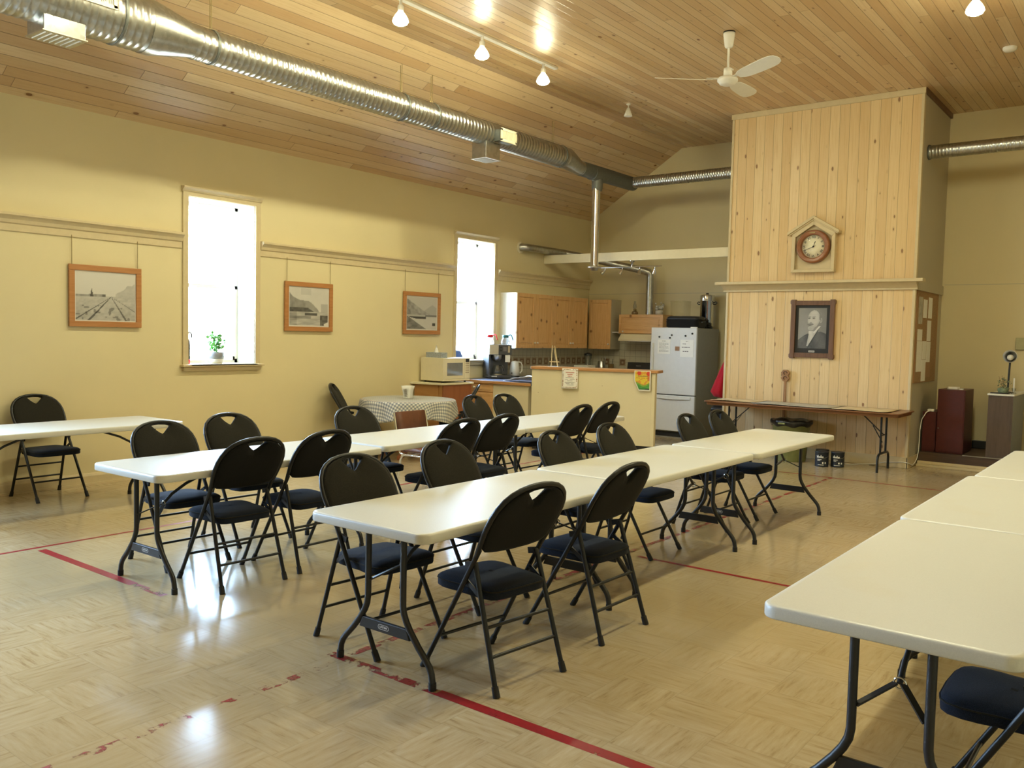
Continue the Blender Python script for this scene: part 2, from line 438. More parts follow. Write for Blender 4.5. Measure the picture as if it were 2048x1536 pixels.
M['panel'] = wall_paint('cream_panel_paint', (0.72, 0.65, 0.44), 0.5)
M['tile'] = tiles()
M['tiledark'] = simple('terracotta_accent', (0.22, 0.13, 0.08), 0.4, var=0.3, scale=60)
M['tilepale'] = simple('accent_tile_border', (0.42, 0.34, 0.23), 0.3)
M['glass'] = glass('clear_window_glass')
M['clear'] = glass('clear_plastic', (0.97, 0.97, 0.96), 0.03)
M['clockglass'] = glass('clock_glass', (1, 1, 1), 0.01)
M['smoke'] = glass('carafe_glass', (0.80, 0.84, 0.88), 0.14)
M['bulb'] = emit('lamp_glow', LAMP_COL, LAMP_L)
M['machine'] = simple('charcoal_plastic', (0.055, 0.057, 0.062), 0.4)
M['mwglass'] = simple('oven_glass_reflection', (0.20, 0.21, 0.22), 0.1)  # door glass, its pale window reflection mixed into the base grey
M['neck'] = emit('lamp_neck_glow', LAMP_COL, 5.0)
M['cork'] = simple('cork', (0.32, 0.20, 0.10), 0.9, var=0.25, scale=60)
M['redcab'] = simple('dark_red_paint', (0.075, 0.010, 0.009), 0.42, var=0.08)
M['bluegrey'] = simple('blue_grey_panel', (0.22, 0.24, 0.28), 0.5)
M['darkside'] = wood('dark_brown_laminate', (0.07, 0.045, 0.03), (0.10, 0.065, 0.045), 2, 0.5)
M['olive'] = simple('olive_green_plastic', (0.20, 0.22, 0.085), 0.45, var=0.1)
M['bag'] = simple('black_bin_liner', (0.012, 0.012, 0.013), 0.28, var=0.3)
M['redcloth'] = fabric('red_cloth', (0.32, 0.008, 0.015), (0.42, 0.015, 0.025))
M['redp'] = simple('red_plastic', (0.60, 0.02, 0.03), 0.35)
M['teal'] = simple('teal_plastic', (0.02, 0.12, 0.13), 0.35)
M['leaf'] = simple('green_leaf', (0.10, 0.30, 0.06), 0.5, var=0.4, scale=30)
M['sage'] = simple('sage_foliage', (0.17, 0.22, 0.14), 0.6, var=0.4, scale=40)
M['potband'] = simple('grey_glazed_band', (0.20, 0.20, 0.22), 0.3)
M['potpale'] = simple('pale_glaze', (0.55, 0.54, 0.52), 0.35)
M['blue'] = simple('blue_plastic', (0.05, 0.10, 0.28), 0.4)
M['gingham'] = gingham()
M['vinyl'] = simple('brown_vinyl', (0.13, 0.048, 0.024), 0.4, var=0.12, bump=0.15)
M['steel'] = simple('brushed_steel', (0.62, 0.62, 0.60), 0.28, 1.0, 0.04)
M['print'] = vcol('photographic_print', 0.3)
M['mat_black'] = simple('black_mat_board', (0.018, 0.018, 0.018), 0.7)
M['dial'] = simple('ivory_dial', (0.86, 0.83, 0.66), 0.5, var=0.02)
M['clockwood'] = wood('clock_mahogany', (0.22, 0.08, 0.03), (0.30, 0.12, 0.05), 0, 0.3)
M['amber'] = simple('brown_glass_base', (0.20, 0.13, 0.06), 0.15)
M['silverbox'] = simple('blue_grey_card', (0.34, 0.38, 0.42), 0.5, var=0.35, scale=70)
M['red_line'] = worn_paint('red_floor_paint', (0.30, 0.012, 0.018), 0.36)
M['red_worn'] = worn_paint('worn_red_floor_paint', (0.28, 0.014, 0.018), 0.50)
M['red_faint'] = worn_paint('faint_red_floor_paint', (0.32, 0.03, 0.03), 0.56)
M['label'] = simple('paint_can_label', (0.015, 0.02, 0.03), 0.35)
M['wire'] = simple('brass_wire', (0.30, 0.23, 0.10), 0.4, 0.6)
M['greenbox'] = simple('sage_box_paint', (0.42, 0.40, 0.22), 0.5)

# ================================================================== THE SETTING
XW, YF, ZC = -8.58, 13.35, 4.8
def struct(o): return tag(o, kind='structure')
struct(BX(-9.02, 1.34, -5.7, 13.5, -0.12, 0).build('floor', M['floor']))
def wall_with_windows(name, x0, x1):
    b = MB(); ys = [-5.7]
    for a, c in sorted(WIN_Y): ys += [a, c]
    ys.append(13.5)
    for i in range(len(ys)-1):
        if i % 2 == 0: b.box(x0, x1, ys[i], ys[i+1], 0, 4.2)
        else:
            b.box(x0, x1, ys[i], ys[i+1], 0, 1.175); b.box(x0, x1, ys[i], ys[i+1], 3.02, 4.2)
    return struct(b.build(name, M['wall']))
wall_with_windows('wall_left', -9.02, XW)
struct(BX(0.9, 1.34, -5.7, 13.5, 0, 4.2).build('wall_right', M['wall']))
struct(BX(-9.02, 1.34, YF, 13.5, 0, 5.0).build('wall_far', M['wall']))
struct(BX(-9.02, 1.34, -5.7, -5.5, 0, 5.0).build('wall_near', M['wall']))
struct(MB().prism([(-9.05,3.397),(-8.58,3.69),(-6.81,ZC),(-0.87,ZC),(0.9,3.69),(1.37,3.397),(1.37,3.62),(-0.87,5.02),(-6.81,5.02),(-9.05,3.62)], -5.7, 13.5, 'y').build('ceiling', M['ceil']))
# chimney breast
CX0, CX1, CY = -5.205, -2.69, 11.78
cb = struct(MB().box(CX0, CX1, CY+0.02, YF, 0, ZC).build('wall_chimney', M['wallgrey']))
pb = BX(CX0, CX1, CY, CY+0.02, 0.13, ZC).build('board_cladding', M['chim'], cb)
struct(BX(CX0-0.02, CX1+0.025, CY-0.03, CY+0.0, ZC-0.075, ZC).build('trim_1', M['trim'], bevel=0.006))
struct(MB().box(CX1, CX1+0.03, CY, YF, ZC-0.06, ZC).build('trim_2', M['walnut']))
struct(MB().box(CX0-0.012, CX0+0.022, CY-0.012, CY+0.03, 0.13, ZC-0.075).box(CX1-0.022, CX1+0.014, CY-0.012, CY+0.055, 0.13, ZC-0.06).build('trim_3', M['trim'], bevel=0.004))
struct(MB().box(CX0-0.015, CX1+0.02, CY-0.022, CY+0.0, 0, 0.14).box(CX1, CX1+0.022, CY-0.022, YF, 0, 0.14).build('baseboard_chimney', M['trim'], bevel=0.005))
# baseboards
bp_ = [(0,0),(0.022,0),(0.022,0.09),(0.012,0.115),(0,0.12)]
def along_left(poly, y0, y1): return [(XW+p[0], p[1]) for p in poly], y0, y1
b = MB(); P, a, c = along_left(bp_, -5.5, 9.0); b.prism(P, a, c, 'y'); b.box(XW, XW+0.035, -5.5, 9.0, 0, 0.02)
struct(b.build('baseboard_left', M['trim']))
struct(BX(CX1+0.03, 0.9, YF-0.02, YF, 0, 0.12).build('baseboard_far', M['trim']))
# picture rail on the left wall (crown profile), broken at the windows
rp = [(0,2.45),(0.014,2.45),(0.016,2.515),(0.03,2.525),(0.04,2.555),(0.066,2.585),(0.078,2.59),(0.078,2.615),(0,2.625)]
for i, (a, c) in enumerate([(0.95, 1.17), (2.75, 5.212), (6.215, 9.615), (10.645, YF)]):
    b = MB(); b.prism([(XW+p[0], p[1]) for p in rp], a, c, 'y')
    struct(b.build('trim_%d' % (4+i), M['trim'], bevel=0.003))
# far wall panel seams
b = MB().box(CX1+0.03, 0.9, YF-0.004, YF, 2.43, 2.437)
b.box(-8.58, CX0, YF-0.004, YF, 2.36, 2.367).box(-5.83, -5.822, YF-0.004, YF, 1.2, 3.4)
struct(b.build('trim_8', M['wallgrey']))

def window(n, y0, y1, x, s):
    """x = wall face, s = +1 when the room is on the +x side"""
    r = tag(thing('window_%d' % n, None, None, (x, (y0+y1)/2, 1.175)), kind='structure')
    z0, z1 = 1.175, 3.02
    c = MB(); w = 0.066; t = 0.022*s
    def bx(m, xa, xb, *q): m.box(min(xa, xb), max(xa, xb), *q)
    bx(c, x, x+t, y0-w, y0, z0, z1+0.004); bx(c, x, x+t, y1, y1+w, z0, z1+0.004)
    bx(c, x, x+t, y0-w, y1+w, z1, z1+0.045)
    c.prism([(x, z1+0.045), (x+0.028*s, z1+0.045), (x+0.034*s, z1+0.06), (x+0.062*s, z1+0.085), (x+0.062*s, z1+0.10), (x, z1+0.104)], y0-w-0.012, y1+w+0.012, 'y')
    c.build('casing', M['trim'], r, r, bevel=0.003)
    sl = MB(); bx(sl, x-0.36*s, x+0.075*s, y0+0.002, y1-0.002, z0, z0+0.018)
    bx(sl, x, x+0.075*s, y0-w-0.03, y1+w+0.03, z0-0.006, z0+0.018); bx(sl, x, x+0.04*s, y0-w, y1+w, z0-0.055, z0-0.006)
    sl.build('window_sill', M['trim'], r, r, bevel=0.004)
    rv = MB()
    bx(rv, x-0.36*s, x-0.001*s, y0, y0+0.006, z0+0.018, z1); bx(rv, x-0.36*s, x-0.001*s, y1-0.006, y1, z0+0.018, z1); bx(rv, x-0.36*s, x-0.001*s, y0, y1, z1-0.006, z1)
    rv.build('reveal_lining', M['reveal'], r, r)
    xf = x-0.33*s; f = MB(); q = 0.045; zm = 2.08
    for ya, yb, za, zb in ((y0,y0+q,z0,z1),(y1-q,y1,z0,z1),(y0,y1,z1-q,z1),(y0,y1,z0,z0+q+0.02),(y0,y1,zm-0.022,zm+0.022)):
        bx(f, xf-0.05*s, xf, ya, yb, za, zb)
    fr = f.build('window_frame', M['reveal'], r, r, bevel=0.003)
    g = MB(); q2 = q+0.03
    for ya, yb, za, zb in ((y0+q,y0+q2,z0+q,zm),(y1-q2,y1-q,z0+q,zm),(y0+q,y1-q,z0+q,z0+q2+0.02)):
        bx(g, xf-0.035*s, xf+0.012*s, ya, yb, za, zb)
    g.build('lower_sash', M['reveal'], r, r, bevel=0.003)
    for za, zb in ((z0+q, zm-0.02), (zm+0.02, z1-q)):
        p = MB(); bx(p, xf-0.03*s, xf-0.024*s, y0+q-0.005, y1-q+0.005, za, zb); p.build('pane', M['glass'], r, r)
for i, (a, c) in enumerate(WIN_Y):
    window(1+i, a, c, XW, 1)

# red court lines painted on the floor
def line(x0, x1, y0, y1, m, lab):
    o = MB().add([(x0,y0,0.0006),(x1,y0,0.0006),(x1,y1,0.0006),(x0,y1,0.0006)], [(0,1,2,3)]).build('floor_line', M[m], loc=((x0+x1)/2, (y0+y1)/2, 0))
    tag(o, lab, 'floor line', 'red court lines on the floor')
line(-6.40, -6.365, -5.5, 10.3, 'red_line', 'long red court line on the floor left of all tables, nearest the windows')
line(-6.30, -5.05, 2.715, 2.775, 'red_line', 'thick red floor line running in front of the left-hand row of tables')
line(-5.05, -4.70, 2.72, 2.77, 'red_worn', 'broken end of the thick red floor line by the front legs of the left row')
line(-3.25, -2.53, 2.755, 2.81, 'red_worn', 'worn patchy red floor line between the front feet of the middle row end table')
line(-2.53, 0.9, 2.755, 2.815, 'red_line', 'solid thick red floor line running from the middle table leg to the lower edge')
line(-3.165, -3.115, -5.5, 2.75, 'red_faint', 'faint scuffed red line on the near floor pointing at the middle table leg')
line(-3.185, -3.14, 2.83, 10.27, 'red_worn', 'worn red floor line running lengthwise under the middle row of tables')
line(-3.05, 0.9, 5.485, 5.525, 'red_line', 'thin red floor line crossing from the middle row toward the right-hand row')
line(-3.95, 0.9, 10.27, 10.30, 'red_line', 'thin red floor line crossing in front of the brown table at the chimney')

# ================================================================== FOLDING TABLES
TL, TW = 1.81, 0.762
def make_table():
    r = thing('folding_table', 't', 'table', (0,0,0), 0, 'white folding tables set end to end in rows')
    b = MB(); R = []
    for ins, z, rad in ((0.012,0.690,0.05),(0.002,0.693,0.056),(0,0.698,0.058),(0,0.728,0.058),(0.0025,0.7335,0.056),(0.007,0.7365,0.052),(0.02,0.737,0.045)):
        R.append([V(x,y,z) for x, y in rrect(-TW/2+ins, TW/2-ins, -TL/2+ins, TL/2-ins, rad, 7)])
    b.loft(R); b.build('tabletop', M['top'], r)
    for s in (-1, 1):
        yf = s*(TL/2-0.15)
        for k in (-1, 1):
            pts = [(0.116,0.692),(0.116,0.40),(0.1165,0.345),(0.122,0.31),(0.138,0.275),(0.165,0.235),(0.215,0.175),(0.265,0.125),(0.288,0.098),(0.301,0.07),(0.307,0.035),(0.308,0.0)]
            lg = MB().tube([(k*x, yf, z) for x, z in pts], 0.0155, 10).build('leg', M['legm'], r)
            MB().cyl((k*0.308,yf,0.0),(k*0.3072,yf,0.035),0.018).build('foot_cap', M['rubber'], lg)
        c = MB(); c.prism([(-0.168,0.19),(0.168,0.19),(0.148,0.243),(-0.148,0.243)], yf-0.009, yf+0.009, 'y')
        cb_ = c.build('crossbar', M['legm'], r, bevel=0.004)
        bd = MB(); ring = rrect(-0.036, 0.036, 0.206, 0.230, 0.0119, 6); ring2 = rrect(-0.033, 0.033, 0.2085, 0.2275, 0.0094, 6)
        yo = yf+s*0.0105
        n = len(ring); bd.add([V(x,yo,z) for x,z in ring]+[V(x,yo,z) for x,z in ring2], [(i,(i+1)%n,n+(i+1)%n,n+i) for i in range(n)])
        bg = bd.build('badge', M['badge'], cb_)
        text_mesh('LIFETIME', 0.0135, M['badge'], 'badge_lettering', cb_, face_M((0,yo,0.2178), (-s,0,0), (0,0,1)), 0.0004, bold=True)
        yi = yf-s*0.11
        br = MB()
        br.bar((0.105,yf,0.425),(0.012,yi,0.488),0.022,0.007).bar((-0.105,yf,0.425),(-0.012,yi,0.488),0.022,0.007)
        br.build('brace_link', M['legm'], r)
        st = MB(); st.tube([(0,yi,0.49),(0,yi-s*0.06,0.545),(0,yi-s*0.16,0.60),(0,yi-s*0.34,0.665),(0,yi-s*0.42,0.688)], 0.010, 8)
        st.build('brace_strut', M['legm'], r)
        rg = MB(); ring = [(0.019*math.cos(a), yi+0.003, 0.488+0.019*math.sin(a)) for a in [2*math.pi*i/18 for i in range(19)]]
        rg.tube(ring, 0.0035, 6); rg.build('locking_ring', M['chrome'], r)
        BX(-0.2, 0.2, yf-0.03, yf+0.03, 0.672, 0.692).build('leg_bracket', M['legm'], r)
    return r
table0 = make_table(); used_t = []
def place_table(x0, y0, lab, rz=0.0, dx=0.0):
    o = table0 if not used_t else copy_tree(table0)
    used_t.append(o)
    o.location = (x0+TW/2, y0+TL/2, 0); o.rotation_euler.z = rz; o['label'] = lab
place_table(-3.252, 2.635, 'white folding table at the near end of the middle row, on the red line')
place_table(-3.262, 4.470, 'middle table of the middle row, white folding top between its two row mates')
place_table(-3.238, 6.312, 'far table of the middle row, white folding top nearest the brown table', -0.004)
place_table(-5.378, 2.645, 'white folding table at the near end of the left row, lit by the window', 0.012)
place_table(-5.448, 4.520, 'middle table of the left row, in front of the round gingham table', 0.012)
place_table(-5.485, 6.37, 'far table of the left row, white folding top ending by the cream bar panel', 0.012)
place_table(-1.046, 2.708, 'large foreground white folding table at the lower right corner of the photo')
place_table(-1.062, 4.532, 'second table of the right row, just beyond the foreground table')
place_table(-1.035, 6.352, 'third table of the right row, farthest at the right edge, nearest the grey pedestal')
place_table(-7.90, 2.57, 'white folding table along the left wall, cut by the left edge of the photo', 0.02)

# ================================================================== FOLDING CHAIRS
def yT(z): return 0.25-0.575*z
NB = Vector((0, 1, 0.575)).normalized()
def make_chair():
    r = thing('folding_chair', 't', 'chair', (0,0,0), 0, 'black padded folding chairs')
    prof = [(0.214,0.60),(0.222,0.645),(0.231,0.70),(0.234,0.745),(0.231,0.79),(0.219,0.83),(0.196,0.866),(0.163,0.893),(0.12,0.913),(0.07,0.924),(0.03,0.928)]
    path = [(-x, yT(z), z) for x, z in prof]+[(0, yT(0.929), 0.929)]+[(x, yT(z), z) for x, z in reversed(prof)]
    MB().tube(path, 0.0122, 10).build('back_frame', M['blackm'], r)
    # upholstered back with the hand hole
    cz = 0.885; half = [(x-0.008, z-(0.008 if z > 0.86 else 0)) for x, z in prof]
    outl = [(0.0,0.606),(0.10,0.609),(0.18,0.618),(0.203,0.632)]+half[1:]+[(0.0,0.920)]
    outl = outl+[(-x, z) for x, z in reversed(outl[1:-1])]
    hole = [(0.0,0.846),(0.017,0.855),(0.066,0.896),(0.069,0.903),(0.045,0.911),(0.0,0.9145)]
    hole = hole+[(-x, z) for x, z in reversed(hole[1:-1])]
    def ray(poly, a):
        dx, dz = math.cos(a), math.sin(a); best = None
        for i in range(len(poly)):
            (x1, z1), (x2, z2) = poly[i], poly[(i+1) % len(poly)]
            z1 -= cz; z2 -= cz; ex, ez = x2-x1, z2-z1; den = dx*ez-dz*ex
            if abs(den) < 1e-12: continue
            t = (x1*ez-z1*ex)/den; s = (x1*dz-z1*dx)/den
            if t > 0 and -1e-6 <= s <= 1+1e-6 and (best is None or t > best): best = t
        return best
    N = 72; A = [2*math.pi*k/N for k in range(N)]
    ro = [ray(outl, a) for a in A]; ri = [ray(hole, a) for a in A]
    def P(k, t, off):
        q = ro[k]*(1-t)+ri[k]*t
        x, z = q*math.cos(A[k]), cz+q*math.sin(A[k])
        return Vector((x, yT(z), z))+NB*off
    spec = [(0,-0.010),(0,0.008),(0.03,0.016),(0.10,0.021),(0.3,0.025),(0.6,0.025),(0.86,0.021),(0.96,0.016),(1,0.008),(1,-0.008),(0.85,-0.013),(0.3,-0.016),(0.06,-0.014),(0,-0.010)]
    def shell(sp): return MB().loft([[P(k, t, off) for k in range(N)] for t, off in sp], False, False)
    bk = shell(spec[1:9]).build('backrest', M['fab'], r)
    shell(spec[8:]+spec[1:2]).build('back_panel', M['fabback'], bk)
    for s in (-1, 1):
        lg = MB().tube([(s*0.213,yT(0.63),0.63),(s*0.2145,yT(0.55),0.55),(s*0.225,0.25,0.0)], 0.0122, 10).build('leg', M['blackm'], r)
        MB().cyl((s*0.2247,yT(0.045)-0.0,0.045),(s*0.2255,0.2515,0.0),0.0155,0.017,12).build('foot_cap', M['rubber'], lg)
        lg = MB().tube([(s*0.200,-0.073,0.565),(s*0.203,-0.085,0.53),(s*0.222,-0.25,0.0)], 0.0122, 10).build('leg', M['blackm'], r)
        MB().cyl((s*0.2205,-0.236,0.045),(s*0.2225,-0.2515,0.0),0.0155,0.017,12).build('foot_cap', M['rubber'], lg)
        h = MB().bar((s*0.2075,-0.070,0.555),(s*0.2075,-0.02,0.545),0.012,0.03); h.bar((s*0.206,-0.125,0.41),(s*0.206,-0.02,0.475),0.006,0.022)
        h.cyl((s*0.198,-0.03,0.47),(s*0.2145,-0.03,0.47),0.007,None,10)
        h.build('hinge', M['blackm'], r)
    def rung(z, front):
        y = yT(z) if front else -0.25+0.312*z
        x = (0.225-0.0175*z) if front else (0.222-0.036*z)
        MB().cyl((-x,y,z),(x,y,z),0.008,None,10).build('rung', M['blackm'], r)
    rung(0.172, True); rung(0.162, False); rung(0.285, False)
    # seat
    half = [(0.0,-0.175),(0.10,-0.174),(0.150,-0.168),(0.172,-0.15),(0.183,-0.11),(0.190,-0.02),(0.192,0.06),(0.200,0.10),(0.202,0.15),(0.190,0.195),(0.165,0.218),(0.12,0.228),(0.0,0.232)]
    ol = half+[(-x,y) for x,y in reversed(half[1:-1])]
    def ring(k, z): return [V(x*k, 0.03+(y-0.03)*k, z-0.018*(0.23-y)*0.6) for x, y in ol]
    b = MB().loft([ring(0.93,0.402),ring(0.985,0.404),ring(1.0,0.410),ring(1.0,0.441),ring(0.985,0.449),ring(0.93,0.457),ring(0.75,0.465),ring(0.4,0.470),ring(0.05,0.471)])
    st = b.build('seat', M['seat_bluelit'], r)
    rg = ring(1.004,0.441); MB().tube(rg+[rg[0]], 0.0032, 6).build('piping', M['fab'], st)
    return r
chair0 = make_chair(); used_c = []
def place_chair(x, y, rz, lab):
    o = chair0 if not used_c else copy_tree(chair0)
    used_c.append(o); o.location = (x, y, 0); o.rotation_euler.z = rz; o['label'] = lab
H = math.pi/2
place_chair(-2.518, 3.162, 1.451, 'black folding chair in the foreground seen from behind, right side of the near middle table')
place_chair(-3.234, 3.104, -1.636, 'black chair on the left of the near middle table, seat seen between table legs')
place_chair(-2.531, 3.999, 1.545, 'black folding chair seen from behind, next one beyond the foreground chair')
place_chair(-8.235, 3.661, -1.52, 'lone black folding chair against the cream wall, behind the table at the left edge')
place_chair(-4.715, 3.222, 1.525, 'black folding chair seen from behind at the near end of the left row')
place_chair(-5.374, 3.253, -1.60, 'black folding chair facing us behind the near end of the left row, bluish sunlit seat')
place_chair(-5.582, 3.94, -1.60, 'second black folding chair on the window side of the left row')
place_chair(-4.738, 3.798, 1.57, 'second chair seen from behind on the near side of the left row')
place_chair(-4.664, 5.102, 1.55, 'left one of a close pair of chairs seen from behind at the middle left-row table')
place_chair(-4.703, 5.666, 1.57, 'right one of a close pair of chairs seen from behind at the middle left-row table')
place_chair(-4.833, 7.043, 1.57, 'chair seen from behind in front of the cream bar panel, nearer of the last pair')
place_chair(-4.846, 7.591, 1.57, 'last chair seen from behind in the left row, before the cream bar panel')
place_chair(-5.47, 5.125, -1.60, 'chair facing us before the round gingham table, left of the brown vinyl chair')
place_chair(-5.723, 7.085, -1.47, 'chair facing us below the drawer unit, left one of two beside the worktop end')
place_chair(-5.66, 7.525, -1.57, 'chair facing us below the worktop end, right one of two at the left row')
place_chair(-3.313, 3.94, -1.57, 'second chair on the left of the middle row, dark seat showing its near side')
place_chair(-3.155, 4.914, -1.53, 'third chair on the left of the middle row, at the second table')
place_chair(-3.169, 5.684, -1.57, 'fourth chair on the left of the middle row, in front of the bar panel corner')
place_chair(-3.137, 6.929, -1.57, 'fifth chair on the left of the middle row, in front of the white fridge')
place_chair(-3.123, 7.542, -1.57, 'farthest chair of the middle row, in front of the black bin')
place_chair(-8.21, 7.35, -0.90, 'folding chair seen edge-on against the cream wall, left of the round gingham table')
place_chair(-7.435, 8.465, 2.25, 'folding chair seen edge-on right of the round gingham table, by the drawer knob')
place_chair(-0.34, 3.22, 1.57, 'folding chair half cut off at the lower right corner under the foreground table')

# ================================================================== CEILING: LIGHTS, DUCT, FAN
def track_light(x, y0, y1, ys, lab):
    r = thing('track_light', lab, 'light', (x, (y0+y1)/2, ZC), 0)
    BX(x-0.03, x+0.03, y0, y1, ZC-0.028, ZC).build('rail', M['white'], r, r, bevel=0.004)
    BX(x-0.04, x+0.04, y0-0.02, y0+0.14, ZC-0.055, ZC).build('power_feed', M['white'], r, r, bevel=0.006)
    for y in ys:
        h = MB().cyl((x,y,ZC-0.028),(x,y,ZC-0.075),0.016,None,12).lathe([(0.024,-0.13),(0.03,-0.12),(0.03,-0.085),(0.018,-0.07),(0.001,-0.068)], (x,y,ZC), 18)
        hd = h.build('lamp_head', M['white'], r, r)
        MB().lathe([(0.078,-0.228),(0.074,-0.205),(0.055,-0.172),(0.034,-0.145),(0.024,-0.128),(0.001,-0.127)], (x,y,ZC), 22).build('bulb_neck', M['neck'], hd, r)
        MB().lathe([(0.001,-0.268),(0.035,-0.264),(0.064,-0.25),(0.078,-0.2285),(0.001,-0.2282)], (x,y,ZC), 22).build('bulb', M['bulb'], hd, r)
track_light(-6.07, 3.40, 8.58, (3.60, 4.80, 5.98, 7.20, 8.32), 'white ceiling track with glowing bulbs above and right of the silver duct')
track_light(-1.60, 3.60, 8.90, (3.80, 5.05, 6.25, 7.45, 8.70), 'ceiling track whose last glowing bulb shows at the upper right corner')

def ridged(y0, y1, r, pitch=0.062, a=0.0045):
    P = [(r, y0)]; y = y0+pitch/2
    while y < y1-0.02:
        P += [(r, y-0.006), (r+a, y), (r, y+0.006)]; y += pitch
    return P+[(r, y1)]
DX = -7.10
r = thing('ventilation_duct', 'large round galvanised spiral duct running along the sloped pine ceiling', 'duct', (DX, 7.0, 4.14))
MB().lathe(ridged(-5.49, 3.98, 0.226), (DX, 0, 4.15), 40, 'y').build('wide_section', M['galv'], r, r)
MB().lathe([(0.228,3.94),(0.228,4.02),(0.150,4.38),(0.150,4.44)], (DX,0,4.145), 40, 'y').build('reducer', M['galv'], r, r)
MB().lathe(ridged(4.40, 10.30, 0.148), (DX, 0, 4.14), 40, 'y').build('middle_section', M['galv'], r, r)
b = MB(); ringA = []
for rr_, y, z in ((0.150,10.26,4.14),(0.150,10.36,4.14),(0.108,10.64,4.07),(0.108,10.72,4.065)):
    ringA.append([V(DX+rr_*math.cos(t), y, z+rr_*math.sin(t)) for t in [2*math.pi*k/40 for k in range(40)]])
b.loft(ringA); b.build('end_reducer', M['galv'], r, r)
MB().lathe(ridged(10.68, 12.27, 0.105, 0.03, 0.003), (DX, 0, 4.063), 32, 'y').build('narrow_section', M['darkgalv'], r, r)
for y, q, z in ((3.70,0.231,4.15),(4.60,0.152,4.14),(7.02,0.153,4.14),(7.52,0.153,4.14),(10.17,0.153,4.14),(2.2,0.231,4.15)):
    MB().lathe([(q,y-0.012),(q+0.003,y-0.01),(q+0.003,y+0.01),(q,y+0.012)], (DX,0,z), 40, 'y').build('joint_band', M['darkgalv'], r, r)
for y, q in ((2.6,0.23),(4.6,0.15),(7.02,0.15),(7.52,0.15),(10.0,0.15)):
    MB().tube([(DX-0.012,y,4.60),(DX-0.012,y,4.14+q-0.004)], 0.004, 6).tube([(DX+0.012,y,4.615),(DX+0.012,y,4.14+q-0.004)], 0.004, 6).build('hanger_rod', M['wire'], r, r)
def regbox(x0, x1, y0, y1, z0, z1, down):
    bx_ = MB().box(x0, x1, y0, y1, z0, z1)
    o = bx_.build('register_box', M['darkgalv'] if not down else M['galv'], r, r, bevel=0.004)
    g = MB()
    if down:
        g.box(x0-0.012, x1+0.012, y0-0.012, y1+0.012, z0-0.010, z0)
        for i in range(7): g.box(x0+0.02, x1-0.02, y0+0.03+i*(y1-y0-0.06)/6-0.006, y0+0.03+i*(y1-y0-0.06)/6+0.006, z0-0.018, z0-0.010)
        g.build('grille', M['steel'], o, r)
    else:
        w = 0.02
        g.box(x1, x1+0.012, y0-0.01, y1+0.01, z1-w, z1+0.01).box(x1, x1+0.012, y0-0.01, y1+0.01, z0-0.01, z0+w).box(x1, x1+0.012, y0-0.01, y0+w, z0, z1).box(x1, x1+0.012, y1-w, y1+0.01, z0, z1)
        n = 14
        for i in range(n): 
            yy = y0+w+(i+0.5)*(y1-y0-2*w)/n; g.box(x1, x1+0.008, yy-0.004, yy+0.004, z0+w, z1-w)
        g.build('grille', M['cream'], o, r)
regbox(DX-0.15, DX+0.13, 3.085, 3.405, 3.845, 3.99, True)
regbox(DX+0.10, -6.875, 3.33, 3.60, 4.13, 4.30, False)
regbox(DX-0.13, DX+0.10, 8.42, 8.70, 3.82, 4.02, True)
regbox(DX+0.10, -6.875, 8.56, 8.86, 4.035, 4.18, False)
MB().lathe([(0.085,4.0),(0.085,3.86),(0.075,3.80)], (DX,11.19,0), 24).tube([(DX,11.02,4.05),(DX,11.36,4.05)], 0.112, 24).build('tee_saddle', M['darkgalv'], r, r)
MB().lathe([(0.060,3.86),(0.060,2.66),(0.062,2.655)], (DX,11.17,0), 24).build('drop_pipe', M['chrome'], r, r)
MB().lathe([(0.058,2.67),(0.105,2.655),(0.105,2.640),(0.06,2.632),(0.05,2.60),(0.001,2.598)], (DX,11.17,0), 24).build('diffuser_flange', M['steel'], r, r)
def xlathe(x0, x1, rad, c): return MB().lathe(ridged(x0, x1, rad, 0.04, 0.004), c, 28, 'x')
xlathe(DX+0.09, CX0+0.005, 0.085, (0,12.15,4.063)).build('cross_pipe', M['galv'], r, r)
r = thing('round_duct', 'narrow round metal duct leaving the right side of the pine chimney', 'duct', (-0.9, 12.15, 4.063))
xlathe(CX1+0.003, -0.55, 0.085, (0,12.15,4.063)).build('duct_pipe', M['galv'], r, r)
MB().lathe([(0.092,CX1+0.002),(0.096,CX1+0.006),(0.092,CX1+0.03),(0.086,CX1+0.03)], (0,12.15,4.063), 28, 'x').build('collar', M['darkgalv'], r, r)
r = thing('exhaust_pipe', 'bent galvanised exhaust pipe rising from the range hood to the left wall', 'pipe', (-7.25, 13.1, 2.0))
MB().tube([(-7.21,13.13,1.997),(-7.21,13.13,2.62)], 0.062, 20).build('riser', M['galv'], r, r)
MB().tube([(-7.21,13.13,2.60),(-7.21,13.13,2.67),(-7.235,13.11,2.715),(-7.29,13.07,2.735)], 0.066, 20).build('elbow', M['galv'], r, r)
MB().tube([(-7.27,13.085,2.73),(-8.30,12.42,2.985),(-8.44,12.30,3.01)], 0.060, 20).build('sloping_run', M['galv'], r, r)
MB().tube([(-8.42,12.32,3.008),(-8.475,12.2,3.018),(-8.48,11.45,3.02),(-8.485,11.32,3.02),(-8.50,11.265,3.02),(-8.575,11.245,3.02)], 0.062, 20).build('wall_elbow', M['galv'], r, r)
MB().lathe([(0.064,XW+0.002),(0.095,XW+0.003),(0.095,XW+0.010),(0.064,XW+0.014)], (0,11.245,3.02), 24, 'x').build('wall_collar', M['cream'], r, r)

